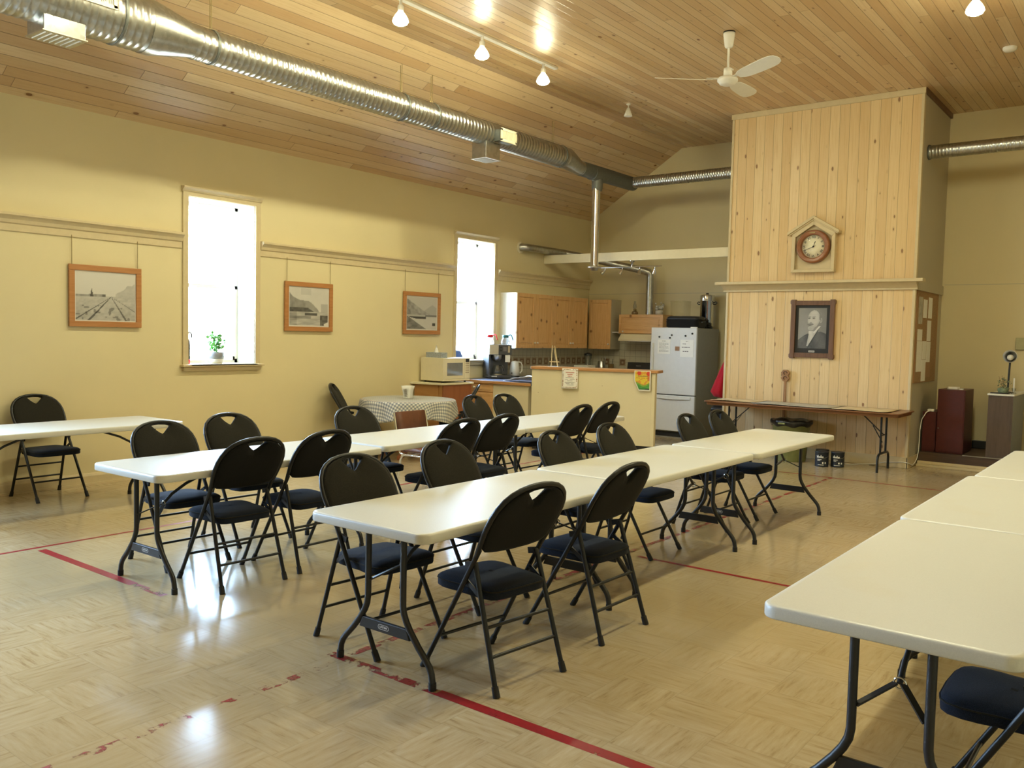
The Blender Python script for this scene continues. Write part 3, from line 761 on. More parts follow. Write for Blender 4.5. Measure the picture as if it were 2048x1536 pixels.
# ceiling fan
FX, FY = -3.885, 8.60
r = thing('ceiling_fan', 'white three-blade ceiling fan hanging from the flat pine ceiling', 'fan', (FX, FY, ZC))
MB().lathe([(0.062,ZC-0.012),(0.062,ZC),(0.001,ZC)], (FX,FY,0), 24).build('mounting_plate', M['black'], r, r)
MB().lathe([(0.022,ZC-0.165),(0.036,ZC-0.16),(0.045,ZC-0.14),(0.06,ZC-0.03),(0.06,ZC-0.012),(0.03,ZC-0.012)], (FX,FY,0), 24).build('canopy', M['white'], r, r)
MB().cyl((FX,FY,ZC-0.16),(FX,FY,ZC-0.385),0.0125,None,14).build('downrod', M['white'], r, r)
MB().lathe([(0.035,ZC-0.37),(0.044,ZC-0.375),(0.046,ZC-0.455),(0.03,ZC-0.46)], (FX,FY,0), 20).box(FX+0.03, FX+0.055, FY-0.012, FY+0.012, ZC-0.40, ZC-0.385).build('neck_cover', M['white'], r, r)
MB().lathe([(0.03,ZC-0.455),(0.045,ZC-0.46),(0.095,ZC-0.468),(0.106,ZC-0.485),(0.106,ZC-0.505),(0.09,ZC-0.52),(0.082,ZC-0.535),(0.05,ZC-0.548),(0.001,ZC-0.55)], (FX,FY,0), 32).build('motor_housing', M['white'], r, r)
for deg in (213, 333, 93):
    a = math.radians(deg); d = V(math.cos(a), math.sin(a), 0); s = V(-math.sin(a), math.cos(a), 0)
    c0 = V(FX, FY, ZC-0.478)
    MB().bar(c0+d*0.08, c0+d*0.22, 0.05, 0.006).build('blade_arm', M['white'], r, r)
    prof = [(0.16,0.035),(0.22,0.062),(0.30,0.074),(0.45,0.082),(0.60,0.085),(0.68,0.078),(0.735,0.055),(0.755,0.02)]
    up, dn = [], []
    for q, w in prof:
        for lst, zz in ((up, 0.0025), (dn, -0.0025)):
            lst.append((q, w, zz))
    tw = math.radians(-17)
    def bp3(q, w, zz): return c0+d*q+s*(w*math.cos(tw))+V(0,0,-0.010+zz+w*math.sin(tw)+0.02*(q/0.75)**2)
    rings = [[bp3(q,w,0.0025), bp3(q,-w,0.0025), bp3(q,-w,-0.0025), bp3(q,w,-0.0025)] for q, w in prof]
    MB().loft(rings, smooth=False).build('blade', M['white'], r, r)

o = MB().lathe([(0.03,ZC),(0.03,ZC-0.012),(0.008,ZC-0.02),(0.008,ZC-0.05),(0.02,ZC-0.055),(0.058,ZC-0.165),(0.052,ZC-0.168),(0.001,ZC-0.14)], (-6.165,10.456,0), 24).build('ceiling_speaker', M['white'], loc=(-6.165,10.456,ZC))
tag(o, 'small white cone-shaped fitting hanging from the ceiling beyond the lights', 'ceiling fitting')
o = MB().lathe([(0.07,ZC),(0.07,ZC-0.02),(0.055,ZC-0.04),(0.001,ZC-0.043)], (-1.61,10.70,0), 28).build('smoke_detector', M['white'], loc=(-1.61,10.70,ZC))
tag(o, 'small white smoke detector on the ceiling near the right edge', 'smoke detector')

# ================================================================== LEFT WALL PICTURES
def print_plane(name, parent, root, o, right, up, w, h, nx, ny, fn):
    o, right, up = Vector(o), Vector(right), Vector(up); vs, cols, fs = [], [], []
    for j in range(ny+1):
        for i in range(nx+1):
            s, t = i/nx, j/ny
            vs.append(o+right*(s*w)+up*(t*h)-root.location); c = fn(s, t)
            cols.append((c, c*0.97, c*0.90) if isinstance(c, float) else c)
    for j in range(ny):
        for i in range(nx):
            k = j*(nx+1)+i; fs.append((k, k+1, k+nx+2, k+nx+1))
    m = bpy.data.meshes.new(name); m.from_pydata(vs, [], fs)
    at = m.color_attributes.new('print', 'FLOAT_COLOR', 'POINT')
    for i, c in enumerate(cols): at.data[i].color = (max(0,c[0]), max(0,c[1]), max(0,c[2]), 1)
    m.materials.append(M['print'])
    ob = bpy.data.objects.new(name, m); COL.objects.link(ob); ob.parent = parent
    return ob
def hsh(i, j, k=0):
    n = (i*374761393+j*668265263+k*1274126177) & 0xffffffff
    n = ((n ^ (n >> 13))*1274126177) & 0xffffffff
    return ((n ^ (n >> 16)) & 0xffff)/65535.0
def vn(x, y, k=0):
    i, j = math.floor(x), math.floor(y); fx, fy = x-i, y-j
    fx, fy = fx*fx*(3-2*fx), fy*fy*(3-2*fy)
    a, b, c, d = hsh(i,j,k), hsh(i+1,j,k), hsh(i,j+1,k), hsh(i+1,j+1,k)
    return (a*(1-fx)+b*fx)*(1-fy)+(c*(1-fx)+d*fx)*fy
def fbm(x, y, k=0): return 0.55*vn(x,y,k)+0.3*vn(2.1*x,2.1*y,k+1)+0.15*vn(4.3*x,4.3*y,k+2)
def edge(s, t, m=0.02): return s < m or s > 1-m or t < m*1.2 or t > 1-m*1.2
def rails(s, t):
    if edge(s, t): return 0.66
    hz = 0.50+0.02*(s-0.5)
    if t > hz:
        c = 0.56+0.05*t
        if s > 0.66 and t < hz+0.06+0.22*min(1,(s-0.66)/0.3)*(0.75+0.5*vn(s*14,2)): c = 0.36+0.14*fbm(s*12,t*14)
        if s < 0.48 and t < hz+0.045: c = 0.22+0.15*vn(s*30,t*8)
        if abs(s-0.27) < 0.028*(1-(t-hz)/0.17) and t < hz+0.17: c = 0.07
        if 0.44 < s < 0.49 and t < hz+0.05: c = 0.12
        return c
    d = (hz-t)/hz; c = 0.36+0.16*fbm(s*18,t*26)-0.10*d*vn(s*7,t*9,5)
    for a, w in ((-0.62,0.016),(-0.38,0.02),(0.20,0.015),(0.52,0.012)):
        if abs((s-0.585)-a*d*(1.0 if a < 0 else 1.3)) < w*(0.25+d): c = 0.07+0.05*vn(s*40,t*40)
    if d > 0.35 and vn(s*16,t*22,9) > 0.78: c *= 0.5
    return c
def lake(s, t):
    if edge(s, t, 0.025): return 0.6
    hill = 0.86-0.62*s-0.06*math.sin(s*9)+0.04*vn(s*10,1)
    if s > 0.88 and t < 0.14-(1-s)*0.5: return 0.62
    if t < 0.38:
        c = 0.26+0.28*fbm(s*5,t*22)-0.1*(s < 0.2)
        if 0.4 < s < 0.7 and 0.28 < t < 0.345: c = 0.09
        if s > 0.78 and t < 0.30: c = 0.06+0.10*vn(s*20,t*20)
        if 0.2 < t < 0.27 and s < 0.55: c *= 0.6
        return c
    if t < 0.48 and s < 0.62-(t-0.38)*1.5: return 0.06+0.06*vn(s*20,t*20)
    if t < hill: return 0.17+0.16*fbm(s*11,t*9)+0.18*max(0,s-0.3)
    if s > 0.8 and t < 0.58: return 0.40
    return 0.53+0.06*fbm(s*5,t*5)-(0.08 if 0.3 < s < 0.55 and t > 0.8 else 0)
def bridge(s, t):
    if edge(s, t, 0.025): return 0.58
    if t > 0.45:
        h1 = 0.90-0.62*s+0.05*vn(s*12,3)
        if t < h1: return 0.10+0.28*fbm(s*13+t*5,t*9)+0.12*s
        if t < 0.76-0.7*abs(s-0.83): return 0.36
        return 0.46
    if 0.40 < t <= 0.45: return 0.40 if s < 0.6 else 0.16
    if t > 0.33 and 0.10 < s < 0.62 and t > 0.30+0.2*abs(s-0.5): return 0.05
    if abs(t-(0.40-0.62*(s-0.14))) < 0.055 and s > 0.12: return 0.50
    if t < 0.40-0.62*(s-0.14)-0.05: return 0.07+0.20*fbm(s*9,t*16)
    if 0.83 < s < 0.93 and 0.14 < t < 0.22: return 0.08
    return 0.46+0.06*fbm(s*8,t*8)
def wall_picture(y0, y1, z0, z1, fn, lab):
    x = XW+0.012; r = thing('framed_photograph', lab, 'picture', (x, (y0+y1)/2, z0), 0, 'oak framed photographs on the cream wall')
    w = 0.056; d = 0.026; b = MB()
    for ya, yb, za, zb in ((y0,y1,z1-w,z1),(y0,y1,z0,z0+w),(y0,y0+w,z0+w,z1-w),(y1-w,y1,z0+w,z1-w)): b.box(x, x+d, ya, yb, za, zb)
    b.build('frame', M['oak'], r, r, bevel=0.004)
    BX(x, x+0.010, y0+w-0.004, y1-w+0.004, z0+w-0.004, z1-w+0.004).build('backing', M['paper'], r, r)
    print_plane('print', r, r, (x+0.0115, y0+w, z0+w), (0,1,0), (0,0,1), y1-y0-2*w, z1-z0-2*w, 92, 76, fn)
    for y in (y0+0.035, y1-0.035):
        MB().cyl((XW+0.02,y,z1-0.01),(XW+0.02,y,2.47),0.0028,None,6).build('hanging_wire', M['wire'], r, r)
wall_picture(4.000, 4.738, 1.582, 2.190, rails, 'oak framed photograph of railway tracks, left of the first window')
wall_picture(6.556, 7.296, 1.583, 2.185, lake, 'oak framed photograph of a lake and dark hillside, right of the first window')
wall_picture(8.565, 9.320, 1.576, 2.170, bridge, 'oak framed photograph of mountains and bridge, left of the second window')

# window sill things
r = thing('potted_plant', 'small leafy green plant in a banded pot on the first window sill', 'plant', (-8.75,5.757,1.193))
c = (-8.75,5.757,1.193)
MB().lathe([(0.06,0.0),(0.07,0.01),(0.078,0.05),(0.066,0.052),(0.001,0.052)], c, 20).build('saucer_base', M['potpale'], r, r)
MB().lathe([(0.066,0.05),(0.078,0.052),(0.082,0.085),(0.082,0.128),(0.074,0.13),(0.07,0.115),(0.001,0.112)], c, 20).build('pot', M['potband'], r, r)
b = MB(); st = MB(); rn = random.Random(3)
for k in range(120):
    a = rn.uniform(0, 6.283); q = rn.uniform(0.01, 0.085); h = rn.uniform(0.14, 0.33); q *= 1.1-0.5*abs(h-0.22)/0.11*0.6
    p = V(c[0]+q*math.cos(a), c[1]+q*math.sin(a), c[2]+h)
    if k % 4 == 0: st.tube([V(c[0],c[1],c[2]+0.11), V(c[0]+0.4*q*math.cos(a), c[1]+0.4*q*math.sin(a), c[2]+h*0.7), p], 0.002, 5)
    d = V(rn.uniform(-1,1), rn.uniform(-1,1), rn.uniform(-0.3,0.8)).normalized(); s = d.cross(V(rn.uniform(-1,1),rn.uniform(-1,1),0.3)).normalized()
    L, w = rn.uniform(0.035,0.055), rn.uniform(0.016,0.024); n = d.cross(s)*0.003
    b.add([p, p+d*L*0.5+s*w+n, p+d*L, p+d*L*0.5-s*w+n, p+d*L*0.5-n], [(0,1,4),(1,2,4),(2,3,4),(3,0,4)])
b.build('leaves', M['leaf'], r, r); st.build('stems', M['leaf'], r, r)
r = thing('spray_bottle', 'dark bottle with a red base at the left end of the first sill', 'bottle', (-8.70,5.352,1.193))
c = (-8.70,5.352,1.193)
MB().lathe([(0.03,0.0),(0.034,0.005),(0.034,0.045),(0.03,0.05)], c, 18).build('base', M['redp'], r, r)
MB().lathe([(0.031,0.05),(0.033,0.07),(0.034,0.22),(0.028,0.26),(0.014,0.28),(0.012,0.30)], c, 18).build('body', M['black'], r, r)
MB().tube([V(*c)+V(0,0,0.29), V(*c)+V(0.01,0.005,0.34), V(*c)+V(0.02,0.02,0.355), V(*c)+V(0.02,0.045,0.33), V(*c)+V(0.015,0.05,0.29)], 0.008, 10).build('handle', M['black'], r, r)
o = MB().prism([(9.80,1.193),(10.03,1.193),(9.965,1.33),(9.87,1.345),(9.81,1.30)], -8.82, -8.70, 'x').build('blue_bag', M['blue'], loc=(-8.76,9.9,1.193), bevel=0.012)
tag(o, 'small dark blue bag lying on the second window sill', 'bag')

# ================================================================== KITCHEN
# white crossbeam
o = BX(-8.575, CX0-0.003, 11.90, 11.95, 2.805, 2.945).build('crossbeam', M['cream'], loc=(-6.9,11.92,2.8), bevel=0.004)
tag(o, 'long cream painted beam spanning from the left wall to the pine chimney', 'beam')
r = thing('spot_bar', 'slim metal bar with four small spot heads under the cream beam', 'light', (-6.88,11.925,2.805))
MB().lathe([(0.045,2.804),(0.045,2.785),(0.02,2.778),(0.012,2.70)], (-6.88,11.925,0), 20).build('ceiling_rose', M['chrome'], r, r)
MB().cyl((-7.46,11.925,2.706),(-6.36,11.925,2.706),0.0085,None,12).build('bar', M['chrome'], r, r)
for x, dx, dy in ((-7.37,-0.05,-0.04),(-7.05,-0.03,-0.02),(-6.74,0.0,-0.02),(-6.47,-0.03,0.03)):
    h = MB().cyl((x,11.925,2.70),(x,11.925,2.672),0.006,None,10)
    d = V(dx,dy,-0.06).normalized(); p = V(x,11.925,2.668)
    h.tube([p, p+d*0.015, p+d*0.055, p+d*0.085], 0.02, 14, True, [0.012,0.018,0.025,0.031])
    h.build('spot_head', M['chrome'], r, r)

def panel_door(c0, right, up, w, h, mat, parent, root, th=0.02, fw=0.062, name='door'):
    """framed door: c0 = lower left corner of the back plane"""
    c0, right, up = Vector(c0), Vector(right), Vector(up); n = right.cross(up); b = MB()
    def slab(u0,u1,v0,v1,d0,d1): b.obox(c0+right*(u0+u1)/2+up*(v0+v1)/2+n*(d0+d1)/2, right, up, n, (u1-u0)/2, (v1-v0)/2, (d1-d0)/2)
    slab(0,fw,0,h,0,th); slab(w-fw,w,0,h,0,th); slab(fw,w-fw,0,fw,0,th); slab(fw,w-fw,h-fw,h,0,th)
    slab(fw,w-fw,fw,h-fw,0,th*0.45); slab(fw+0.025,w-fw-0.025,fw+0.025,h-fw-0.025,th*0.4,th*0.8)
    return b.build(name, mat, parent, root, bevel=0.003)
def knob(p, n, parent, root, mat='white', q=1.0):
    p, n = Vector(p), Vector(n)
    MB().tube([p, p+n*0.012*q, p+n*0.016*q, p+n*0.026*q, p+n*0.031*q], 0.01, 14, True, [0.007*q,0.007*q,0.014*q,0.0155*q,0.008*q]).build('knob', M[mat], parent, root)
def wall_cab(y0, y1, lab):
    r = thing('wall_cabinet', lab, 'cabinet', (XW,(y0+y1)/2,1.385), 0, 'pine kitchen wall cabinets')
    BX(XW+0.002, -8.262, y0, y1, 1.385, 2.262).build('body', M['white'], r, r)
    m = (y0+y1)/2
    for a, c, ky in ((y0+0.003,m-0.002,m-0.035),(m+0.002,y1-0.003,m+0.035)):
        d = panel_door((-8.262,a,1.388), (0,1,0), (0,0,1), c-a, 0.872, M['cab'], r, r)
        knob((-8.242,ky,1.475), (1,0,0), d, r)
wall_cab(10.752, 11.775, 'two-door pine wall cabinet beside the second window, white side panel')
wall_cab(11.780, 12.800, 'two-door pine wall cabinet between its neighbour and the corner cabinet')
r = thing('wall_cabinet', 'single-door pine wall cabinet on the far wall in the kitchen corner', 'cabinet', (-8.1,YF,1.385), 0, 'pine kitchen wall cabinets')
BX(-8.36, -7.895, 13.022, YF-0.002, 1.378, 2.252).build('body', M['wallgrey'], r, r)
d = panel_door((-8.345,13.022,1.381), (1,0,0), (0,0,1), 0.447, 0.868, M['cab'], r, r); knob((-7.925,13.002,1.47), (0,-1,0), d, r)
r = thing('hood_cabinet', 'low wide pine cabinet above the white range hood', 'cabinet', (-7.3,YF,1.66))
BX(-7.73, -6.875, 13.022, YF-0.002, 1.663, 1.992).build('body', M['cabh'], r, r)
d = panel_door((-7.728,13.022,1.665), (1,0,0), (0,0,1), 0.85, 0.325, M['cabh'], r, r, fw=0.05); knob((-7.635,13.002,1.697), (0,-1,0), d, r)
r = thing('range_hood', 'white range hood under the low pine cabinet', 'hood', (-7.28,YF,1.53))
MB().prism([(12.88,1.535),(12.88,1.565),(12.97,1.655),(13.34,1.66),(13.34,1.535)], -7.66, -6.88, 'x').build('body', M['cream'], r, r, bevel=0.004)
BX(-7.5, -7.05, 12.95, 13.25, 1.525, 1.535).build('filter', M['steel'], r, r)
r = thing('wall_shelf', 'tiny white shelf between the corner cabinet and the hood cabinet', 'shelf', (-7.8,YF,1.68))
BX(-7.893, -7.735, 13.06, YF-0.002, 1.672, 1.688).build('board', M['white'], r, r)
MB().prism([(YF-0.002,1.60),(YF-0.002,1.672),(13.12,1.672),(13.12,1.665)], -7.82, -7.80, 'x').build('bracket', M['white'], r, r)
# tiled backsplash with a row of accent tiles
b = MB().box(XW, XW+0.008, 10.66, YF-0.009, 0.9, 1.383).box(XW, -6.2, YF-0.008, YF, 0.9, 1.385).box(-7.90, -6.87, YF-0.008, YF, 1.385, 1.66)
bs = struct(b.build('trim_9', M['tile']))
b, q = MB(), MB()
y = 10.83
while y < 13.25:
    q.box(XW+0.008, XW+0.0105, y-0.072, y+0.072, 1.088, 1.232)
    b.box(XW+0.0105, XW+0.0125, y-0.05, y+0.05, 1.11, 1.21)
    q.box(XW+0.0125, XW+0.0142, y-0.026, y+0.02, 1.135, 1.185); y += 0.171
for x in (-8.16, -7.83):
    q.box(x-0.066, x+0.066, YF-0.0105, YF-0.008, 1.085, 1.215); b.box(x-0.048, x+0.048, YF-0.0125, YF-0.0105, 1.102, 1.198)
    q.box(x-0.02, x+0.02, YF-0.0142, YF-0.0125, 1.13, 1.165)
b.build('accent_tile_field', M['tiledark'], bs); q.build('accent_tile_border', M['tilepale'], bs)
# base units and worktops
r = thing('base_cabinet', 'pine base cabinet run along the left wall below the wall cabinets', 'cabinet', (-8.3,11.5,0))
BX(XW+0.009, -8.0, 10.40, YF-0.01, 0.1, 0.88).build('body', M['white'], r, r); BX(XW+0.009, -8.05, 10.40, YF-0.01, 0, 0.1).build('plinth', M['black'], r, r)
for k in range(4):
    panel_door((-8.0,10.42+k*0.55,0.12), (0,1,0), (0,0,1), 0.535, 0.74, M['cab'], r, r)
r = thing('drawer_unit', 'pine drawer unit under the short worktop beside the cream panel', 'cabinet', (-8.1,9.9,0))
BX(XW+0.009, -7.905, 9.79, 10.38, 0.1, 0.88).build('body', M['cabh'], r, r); BX(XW+0.009, -7.92, 9.84, 10.36, 0, 0.1).build('plinth', M['black'], r, r)
for k, (za, zb) in enumerate(((0.752,0.876),(0.50,0.742),(0.12,0.49))):
    dr = MB().box(-8.40, -7.907, 9.772, 9.79, za, zb).box(-8.37, -7.937, 9.766, 9.772, za+0.025, zb-0.025).build('drawer', M['cabh'], r, r, bevel=0.003)
    knob((-8.24 if k == 0 else -8.15,9.766,(za+zb)/2), (0,-1,0), dr, r)
o = BX(-7.903, -7.262, 9.782, 9.86, 0, 0.88).build('side_panel', M['panel'], loc=(-7.58,9.82,0))
tag(o, 'low cream painted panel between the pine drawers and the taller bar', 'panel')
wt = MB().prism([(XW+0.010,9.752),(-7.195,9.752),(-7.205,9.83),(-7.05,9.867),(-7.05,10.38),(-7.97,10.38),(-7.97,YF-0.012),(XW+0.010,YF-0.012)], 0.881, 0.919, 'z')
r = thing('worktop', 'slate blue laminate worktop with oak edge running along the left wall', 'worktop', (-8.0,10.2,0.88))
wt.build('top', M['counter'], r, r)
MB().box(XW+0.010, -7.195, 9.740, 9.752, 0.876, 0.919).build('edging', M['edge'], r, r, bevel=0.004)
# the raised bar (runs at a slant)
BC, BD = V(-7.16, 9.72, 0), V(0.95955, 0.28154, 0); BN = V(BD.y, -BD.x, 0); BL = 1.742
ang = math.atan2(BD.y, BD.x)
r = thing('bar_counter', 'tall cream bar panel with oak top dividing the kitchen from the hall', 'counter', tuple(BC), ang)
def bl(x0,x1,y0,y1,z0,z1): return BX(x0,x1,y0,y1,z0,z1)
bl(0, BL, 0, 0.10, 0.145, 1.126).build('panel', M['panel'], r); bl(0.02, BL-0.02, 0.02, 0.09, 0, 0.145).build('plinth', M['black'], r)
bl(BL-0.045, BL+0.006, -0.008, 0.106, 0.145, 1.126).build('corner_trim', M['panel'], r, bevel=0.004)
MB().prism(rrect(-0.02, BL+0.05, -0.032, 0.30, 0.03), 1.127, 1.163, 'z').build('bar_top', M['edge'], r, bevel=0.005)
for x, z, q in ((1.02,0.93,0.006),(0.1,0.80,0.007)): MB().cyl((x,-0.001,z),(x,0.001,z),q,None,10).build('screw_hole', M['tilepale'], r)
def on_bar(s, d, z): return BC+BD*s+BN*d+V(0,0,z)
# notice and poster hanging from the bar top
def curl_sheet(name, lab, s0, s1, z0, z1, d, bend=0.03):
    r = thing(name, lab, 'paper', tuple(on_bar((s0+s1)/2, d, z0)), ang)
    w, h = s1-s0, z1-z0; vs, n = [], 14
    for j in range(n+1):
        t = j/n; off = -0.004-bend*(1-t)**2
        for i in range(9): vs.append((-w/2+w*i/8, off, h*t))
    fs = [(j*9+i, j*9+i+1, (j+1)*9+i+1, (j+1)*9+i) for j in range(n) for i in range(8)]
    o = MB().add(vs, fs, True).build('sheet', M['paper'], r)
    m = o.modifiers.new('thick', 'SOLIDIFY'); m.thickness = 0.0012; m.offset = -1
    return r, w, h, (lambda x, z: V(x, -0.0055-bend*(1-z/h)**2, z))
r, w, h, P = curl_sheet('notice', 'white typed notice with an ornate border hanging on the bar panel', 0.455, 0.683, 0.875, 1.150, 0.030, 0.014)
rn = random.Random(5)
def strip(mb, P, x0, x1, z, t): 
    n = 6
    for i in range(n):
        a, c = x0+(x1-x0)*i/n, x0+(x1-x0)*(i+1)/n
        if rn.random() < 0.12: continue
        mb.add([P(a,z), P(c,z), P(c,z+t), P(a,z+t)], [(0,1,2,3)])
b = MB()
for k, (z, q) in enumerate(((0.218,0.062),(0.192,0.058),(0.168,0.03))): strip(b, P, -q, q, z, 0.007)
b.build('heading_lines', M['redink'], r)
b = MB()
for k, (z, q) in enumerate(((0.146,0.06),(0.124,0.07),(0.105,0.04),(0.083,0.07),(0.064,0.056),(0.048,0.06))): strip(b, P, -q, q, z, 0.005)
b.build('text_lines', M['ink'], r)
b = MB()
for k in range(60):
    side = k % 4; u = rn.uniform(-1, 1)
    x, z = ((u*0.1, 0.262) if side == 0 else (u*0.1, 0.018) if side == 1 else (-0.098, 0.14+u*0.12) if side == 2 else (0.098, 0.14+u*0.12))
    e1, e2 = rn.uniform(0.003,0.008), rn.uniform(0.003,0.007)
    b.add([P(x-e1,z-e2), P(x+e1,z-e2*0.6), P(x+e1,z+e2), P(x-e1,z+e2*0.7)], [(0,1,2,3)])
b.build('border_ornament', M['carve'], r)
r = thing('poster', 'small red, yellow and green poster with a bent corner on the bar end', 'poster', tuple(on_bar(1.58, 0.034, 0.888)), ang)
w, h = 0.222, 0.268
out = [(-0.045,0.0),(w/2,0.0),(w/2,h),(-w/2,h),(-w/2,0.135)]
MB().prism(out, -0.002, -0.0005, 'y').build('sheet', M['paper'], r)
def poster(s, t):
    x = -w/2+s*w
    if s < 0.05 or s > 0.93 or t < 0.06 or t > 0.965: return (0.75, 0.73, 0.66)
    if x < -w/2+(0.135-t*h)*0.48+0.012: return (0.75, 0.73, 0.66)
    if t < 0.12: return (0.02, 0.05, 0.03) if s > 0.66 else (0.03, 0.16, 0.05)
    gz = 0.36+0.07*math.sin(s*7+0.6)
    if t < gz: return tuple(a*(0.75+0.5*fbm(s*9,t*12)) for a in ((0.08,0.30,0.06) if t < gz-0.08 else (0.22,0.38,0.05)))
    for cx, cz in ((0.30,0.88),(0.86,0.86)):
        if (s-cx)**2+((t-cz)*1.2)**2 < 0.016: return (0.62, 0.06, 0.03)
    if s > 0.80 and t > 0.5: return (0.60, 0.20, 0.04)
    k = fbm(s*6, t*7, 3)
    return (0.70, 0.46+0.12*k, 0.05) if k > 0.42 else (0.66, 0.30, 0.05)
vs = print_plane('artwork', r, r, (0,0,0), (1,0,0), (0,0,1), w, h, 70, 84, poster)
import numpy as _np
for v in vs.data.vertices: v.co = Vector((v.co.x+r.location.x-w/2, -0.0026, v.co.z+r.location.z))
_bm = bmesh.new(); _bm.from_mesh(vs.data)
bmesh.ops.delete(_bm, geom=[v for v in _bm.verts if v.co.x < -w/2+max(0,(0.135-v.co.z)*0.487)], context='VERTS'); _bm.to_mesh(vs.data); _bm.free()
b = MB(); q = MB()
for k in range(11):
    x = -0.062+k*0.0125; b.box(x, x+0.009, -0.0036, -0.0030, 0.190, 0.202 if k % 3 else 0.206)
for k in range(13):
    if k in (4, 9): continue
    x = -0.085+k*0.0135; q.box(x, x+0.009, -0.0036, -0.0030, 0.168, 0.175)
q.box(-0.03, 0.0, -0.0036, -0.003, 0.150, 0.155)
b.build('title_lettering', M['carve'], r); q.build('subtitle_lettering', M['redink'], r)
# little easel on the bar
p = on_bar(0.30, -0.10, 1.1655)
r = thing('table_easel', 'miniature wooden easel standing on the left end of the bar top', 'easel', tuple(p), ang)
MB().bar((-0.045,-0.02,0.003),(-0.040,-0.005,0.295),0.010,0.010).build('leg', M['trim'], r)
MB().bar((0.055,-0.02,0.003),(-0.005,-0.005,0.290),0.010,0.010).build('leg', M['trim'], r)
MB().bar((0.01,0.09,0.003),(-0.018,0.005,0.24),0.008,0.008).build('rear_leg', M['trim'], r)
MB().box(-0.07, 0.075, -0.030, -0.008, 0.062, 0.074).build('ledge', M['trim'], r)
MB().box(-0.09, 0.06, -0.05, 0.06, 0.0, 0.003).build('base_card', M['paper'], r)

# coffee machine
r = thing('coffee_machine', 'large black and steel coffee machine on the blue worktop', 'coffee machine', (-8.337, 10.412, 0.92), math.radians(-118.1))
MB().box(-0.188, 0.188, -0.13, 0.125, 0.012, 0.055).build('base', M['machine'], r, bevel=0.006)
MB().box(-0.188, 0.188, -0.13, -0.03, 0.055, 0.365).build('column', M['machine'], r, bevel=0.004)
MB().box(0.158, 0.188, -0.03, 0.10, 0.055, 0.365).build('side_wall', M['machine'], r, bevel=0.004)
MB().box(-0.188, 0.188, -0.13, 0.05, 0.365, 0.52).box(0.032, 0.188, 0.05, 0.114, 0.367, 0.518).build('tank', M['steel'], r, bevel=0.005)
f = MB().box(-0.186, 0.03, 0.051, 0.115, 0.367, 0.518).build('control_panel', M['machine'], r, bevel=0.005)
MB().box(-0.02, 0.015, 0.115, 0.118, 0.42, 0.445).box(-0.02, 0.015, 0.115, 0.118, 0.465, 0.49).build('switch', M['legm'], f)
MB().box(-0.10, -0.04, 0.115, 0.1165, 0.42, 0.49).build('panel_marking', M['ink'], f); MB().box(-0.155, -0.12, 0.115, 0.117, 0.40, 0.50).build('sticker', M['tilepale'], f)
MB().lathe([(0.03,0.265),(0.075,0.30),(0.082,0.345),(0.082,0.362)], (0.03,0.03,0), 24).build('brew_basket', M['steel'], r)
MB().lathe([(0.085,0.055),(0.085,0.064),(0.001,0.064)], (0.02,0.03,0), 24).build('hot_plate', M['steel'], r)
MB().lathe([(0.05,0.07),(0.075,0.085),(0.078,0.115),(0.05,0.18),(0.045,0.20)], (0.02,0.03,0), 24).build('inner_carafe', M['smoke'], r)
MB().tube([(0.0,0.07,0.20),(-0.03,0.115,0.20),(-0.05,0.125,0.15),(-0.055,0.12,0.12)], 0.009, 8).build('inner_handle', M['black'], r)
MB().box(-0.16, -0.08, 0.11, 0.116, 0.255, 0.36).build('note_card', M['paper'], r)
MB().box(0.06, 0.15, 0.1255, 0.127, 0.028, 0.040).build('name_plate', M['badge'], r)
def carafe(x, y, col, lab, a0):
    r = thing('carafe', lab, 'carafe', (x,y,1.4405), 0, 'glass carafes on the coffee machine')
    MB().lathe([(0.001,0.001),(0.062,0.002),(0.07,0.02),(0.068,0.05),(0.045,0.11),(0.044,0.118)], (0,0,0), 24).build('glass_bowl', M['smoke'], r)
    MB().lathe([(0.043,0.108),(0.05,0.114),(0.052,0.145),(0.047,0.15),(0.001,0.148)], (0,0,0), 24).build('collar', M[col], r)
    d = V(math.cos(a0), math.sin(a0), 0)
    MB().tube([d*0.045+V(0,0,0.135), d*0.085+V(0,0,0.155), d*0.11+V(0,0,0.145), d*0.125+V(0,0,0.10), d*0.138+V(0,0,0.07)], 0.009, 10).build('handle', M[col], r)
carafe(-8.41, 10.30, 'redp', 'glass carafe with red collar and handle on top of the coffee machine', 0.15)
carafe(-8.27, 10.51, 'teal', 'glass carafe with dark teal handle on top of the coffee machine', 0.15)
r = thing('kettle', 'white electric kettle on the worktop right of the coffee machine', 'kettle', (-8.40,10.93,0.92))
MB().lathe([(0.085,0.0),(0.085,0.02),(0.07,0.024)], (0,0,0), 24).build('power_base', M['black'], r)
MB().lathe([(0.075,0.025),(0.082,0.03),(0.078,0.12),(0.062,0.235),(0.05,0.25),(0.001,0.262)], (0,0,0), 24).build('body', M['white'], r)
MB().tube([(0.03,0.035,0.245),(0.06,0.08,0.24),(0.07,0.105,0.20),(0.07,0.105,0.10),(0.055,0.07,0.06)], 0.011, 10).build('handle', M['white'], r)
MB().box(-0.004, 0.02, -0.082, -0.074, 0.06, 0.075).build('badge', M['black'], r)
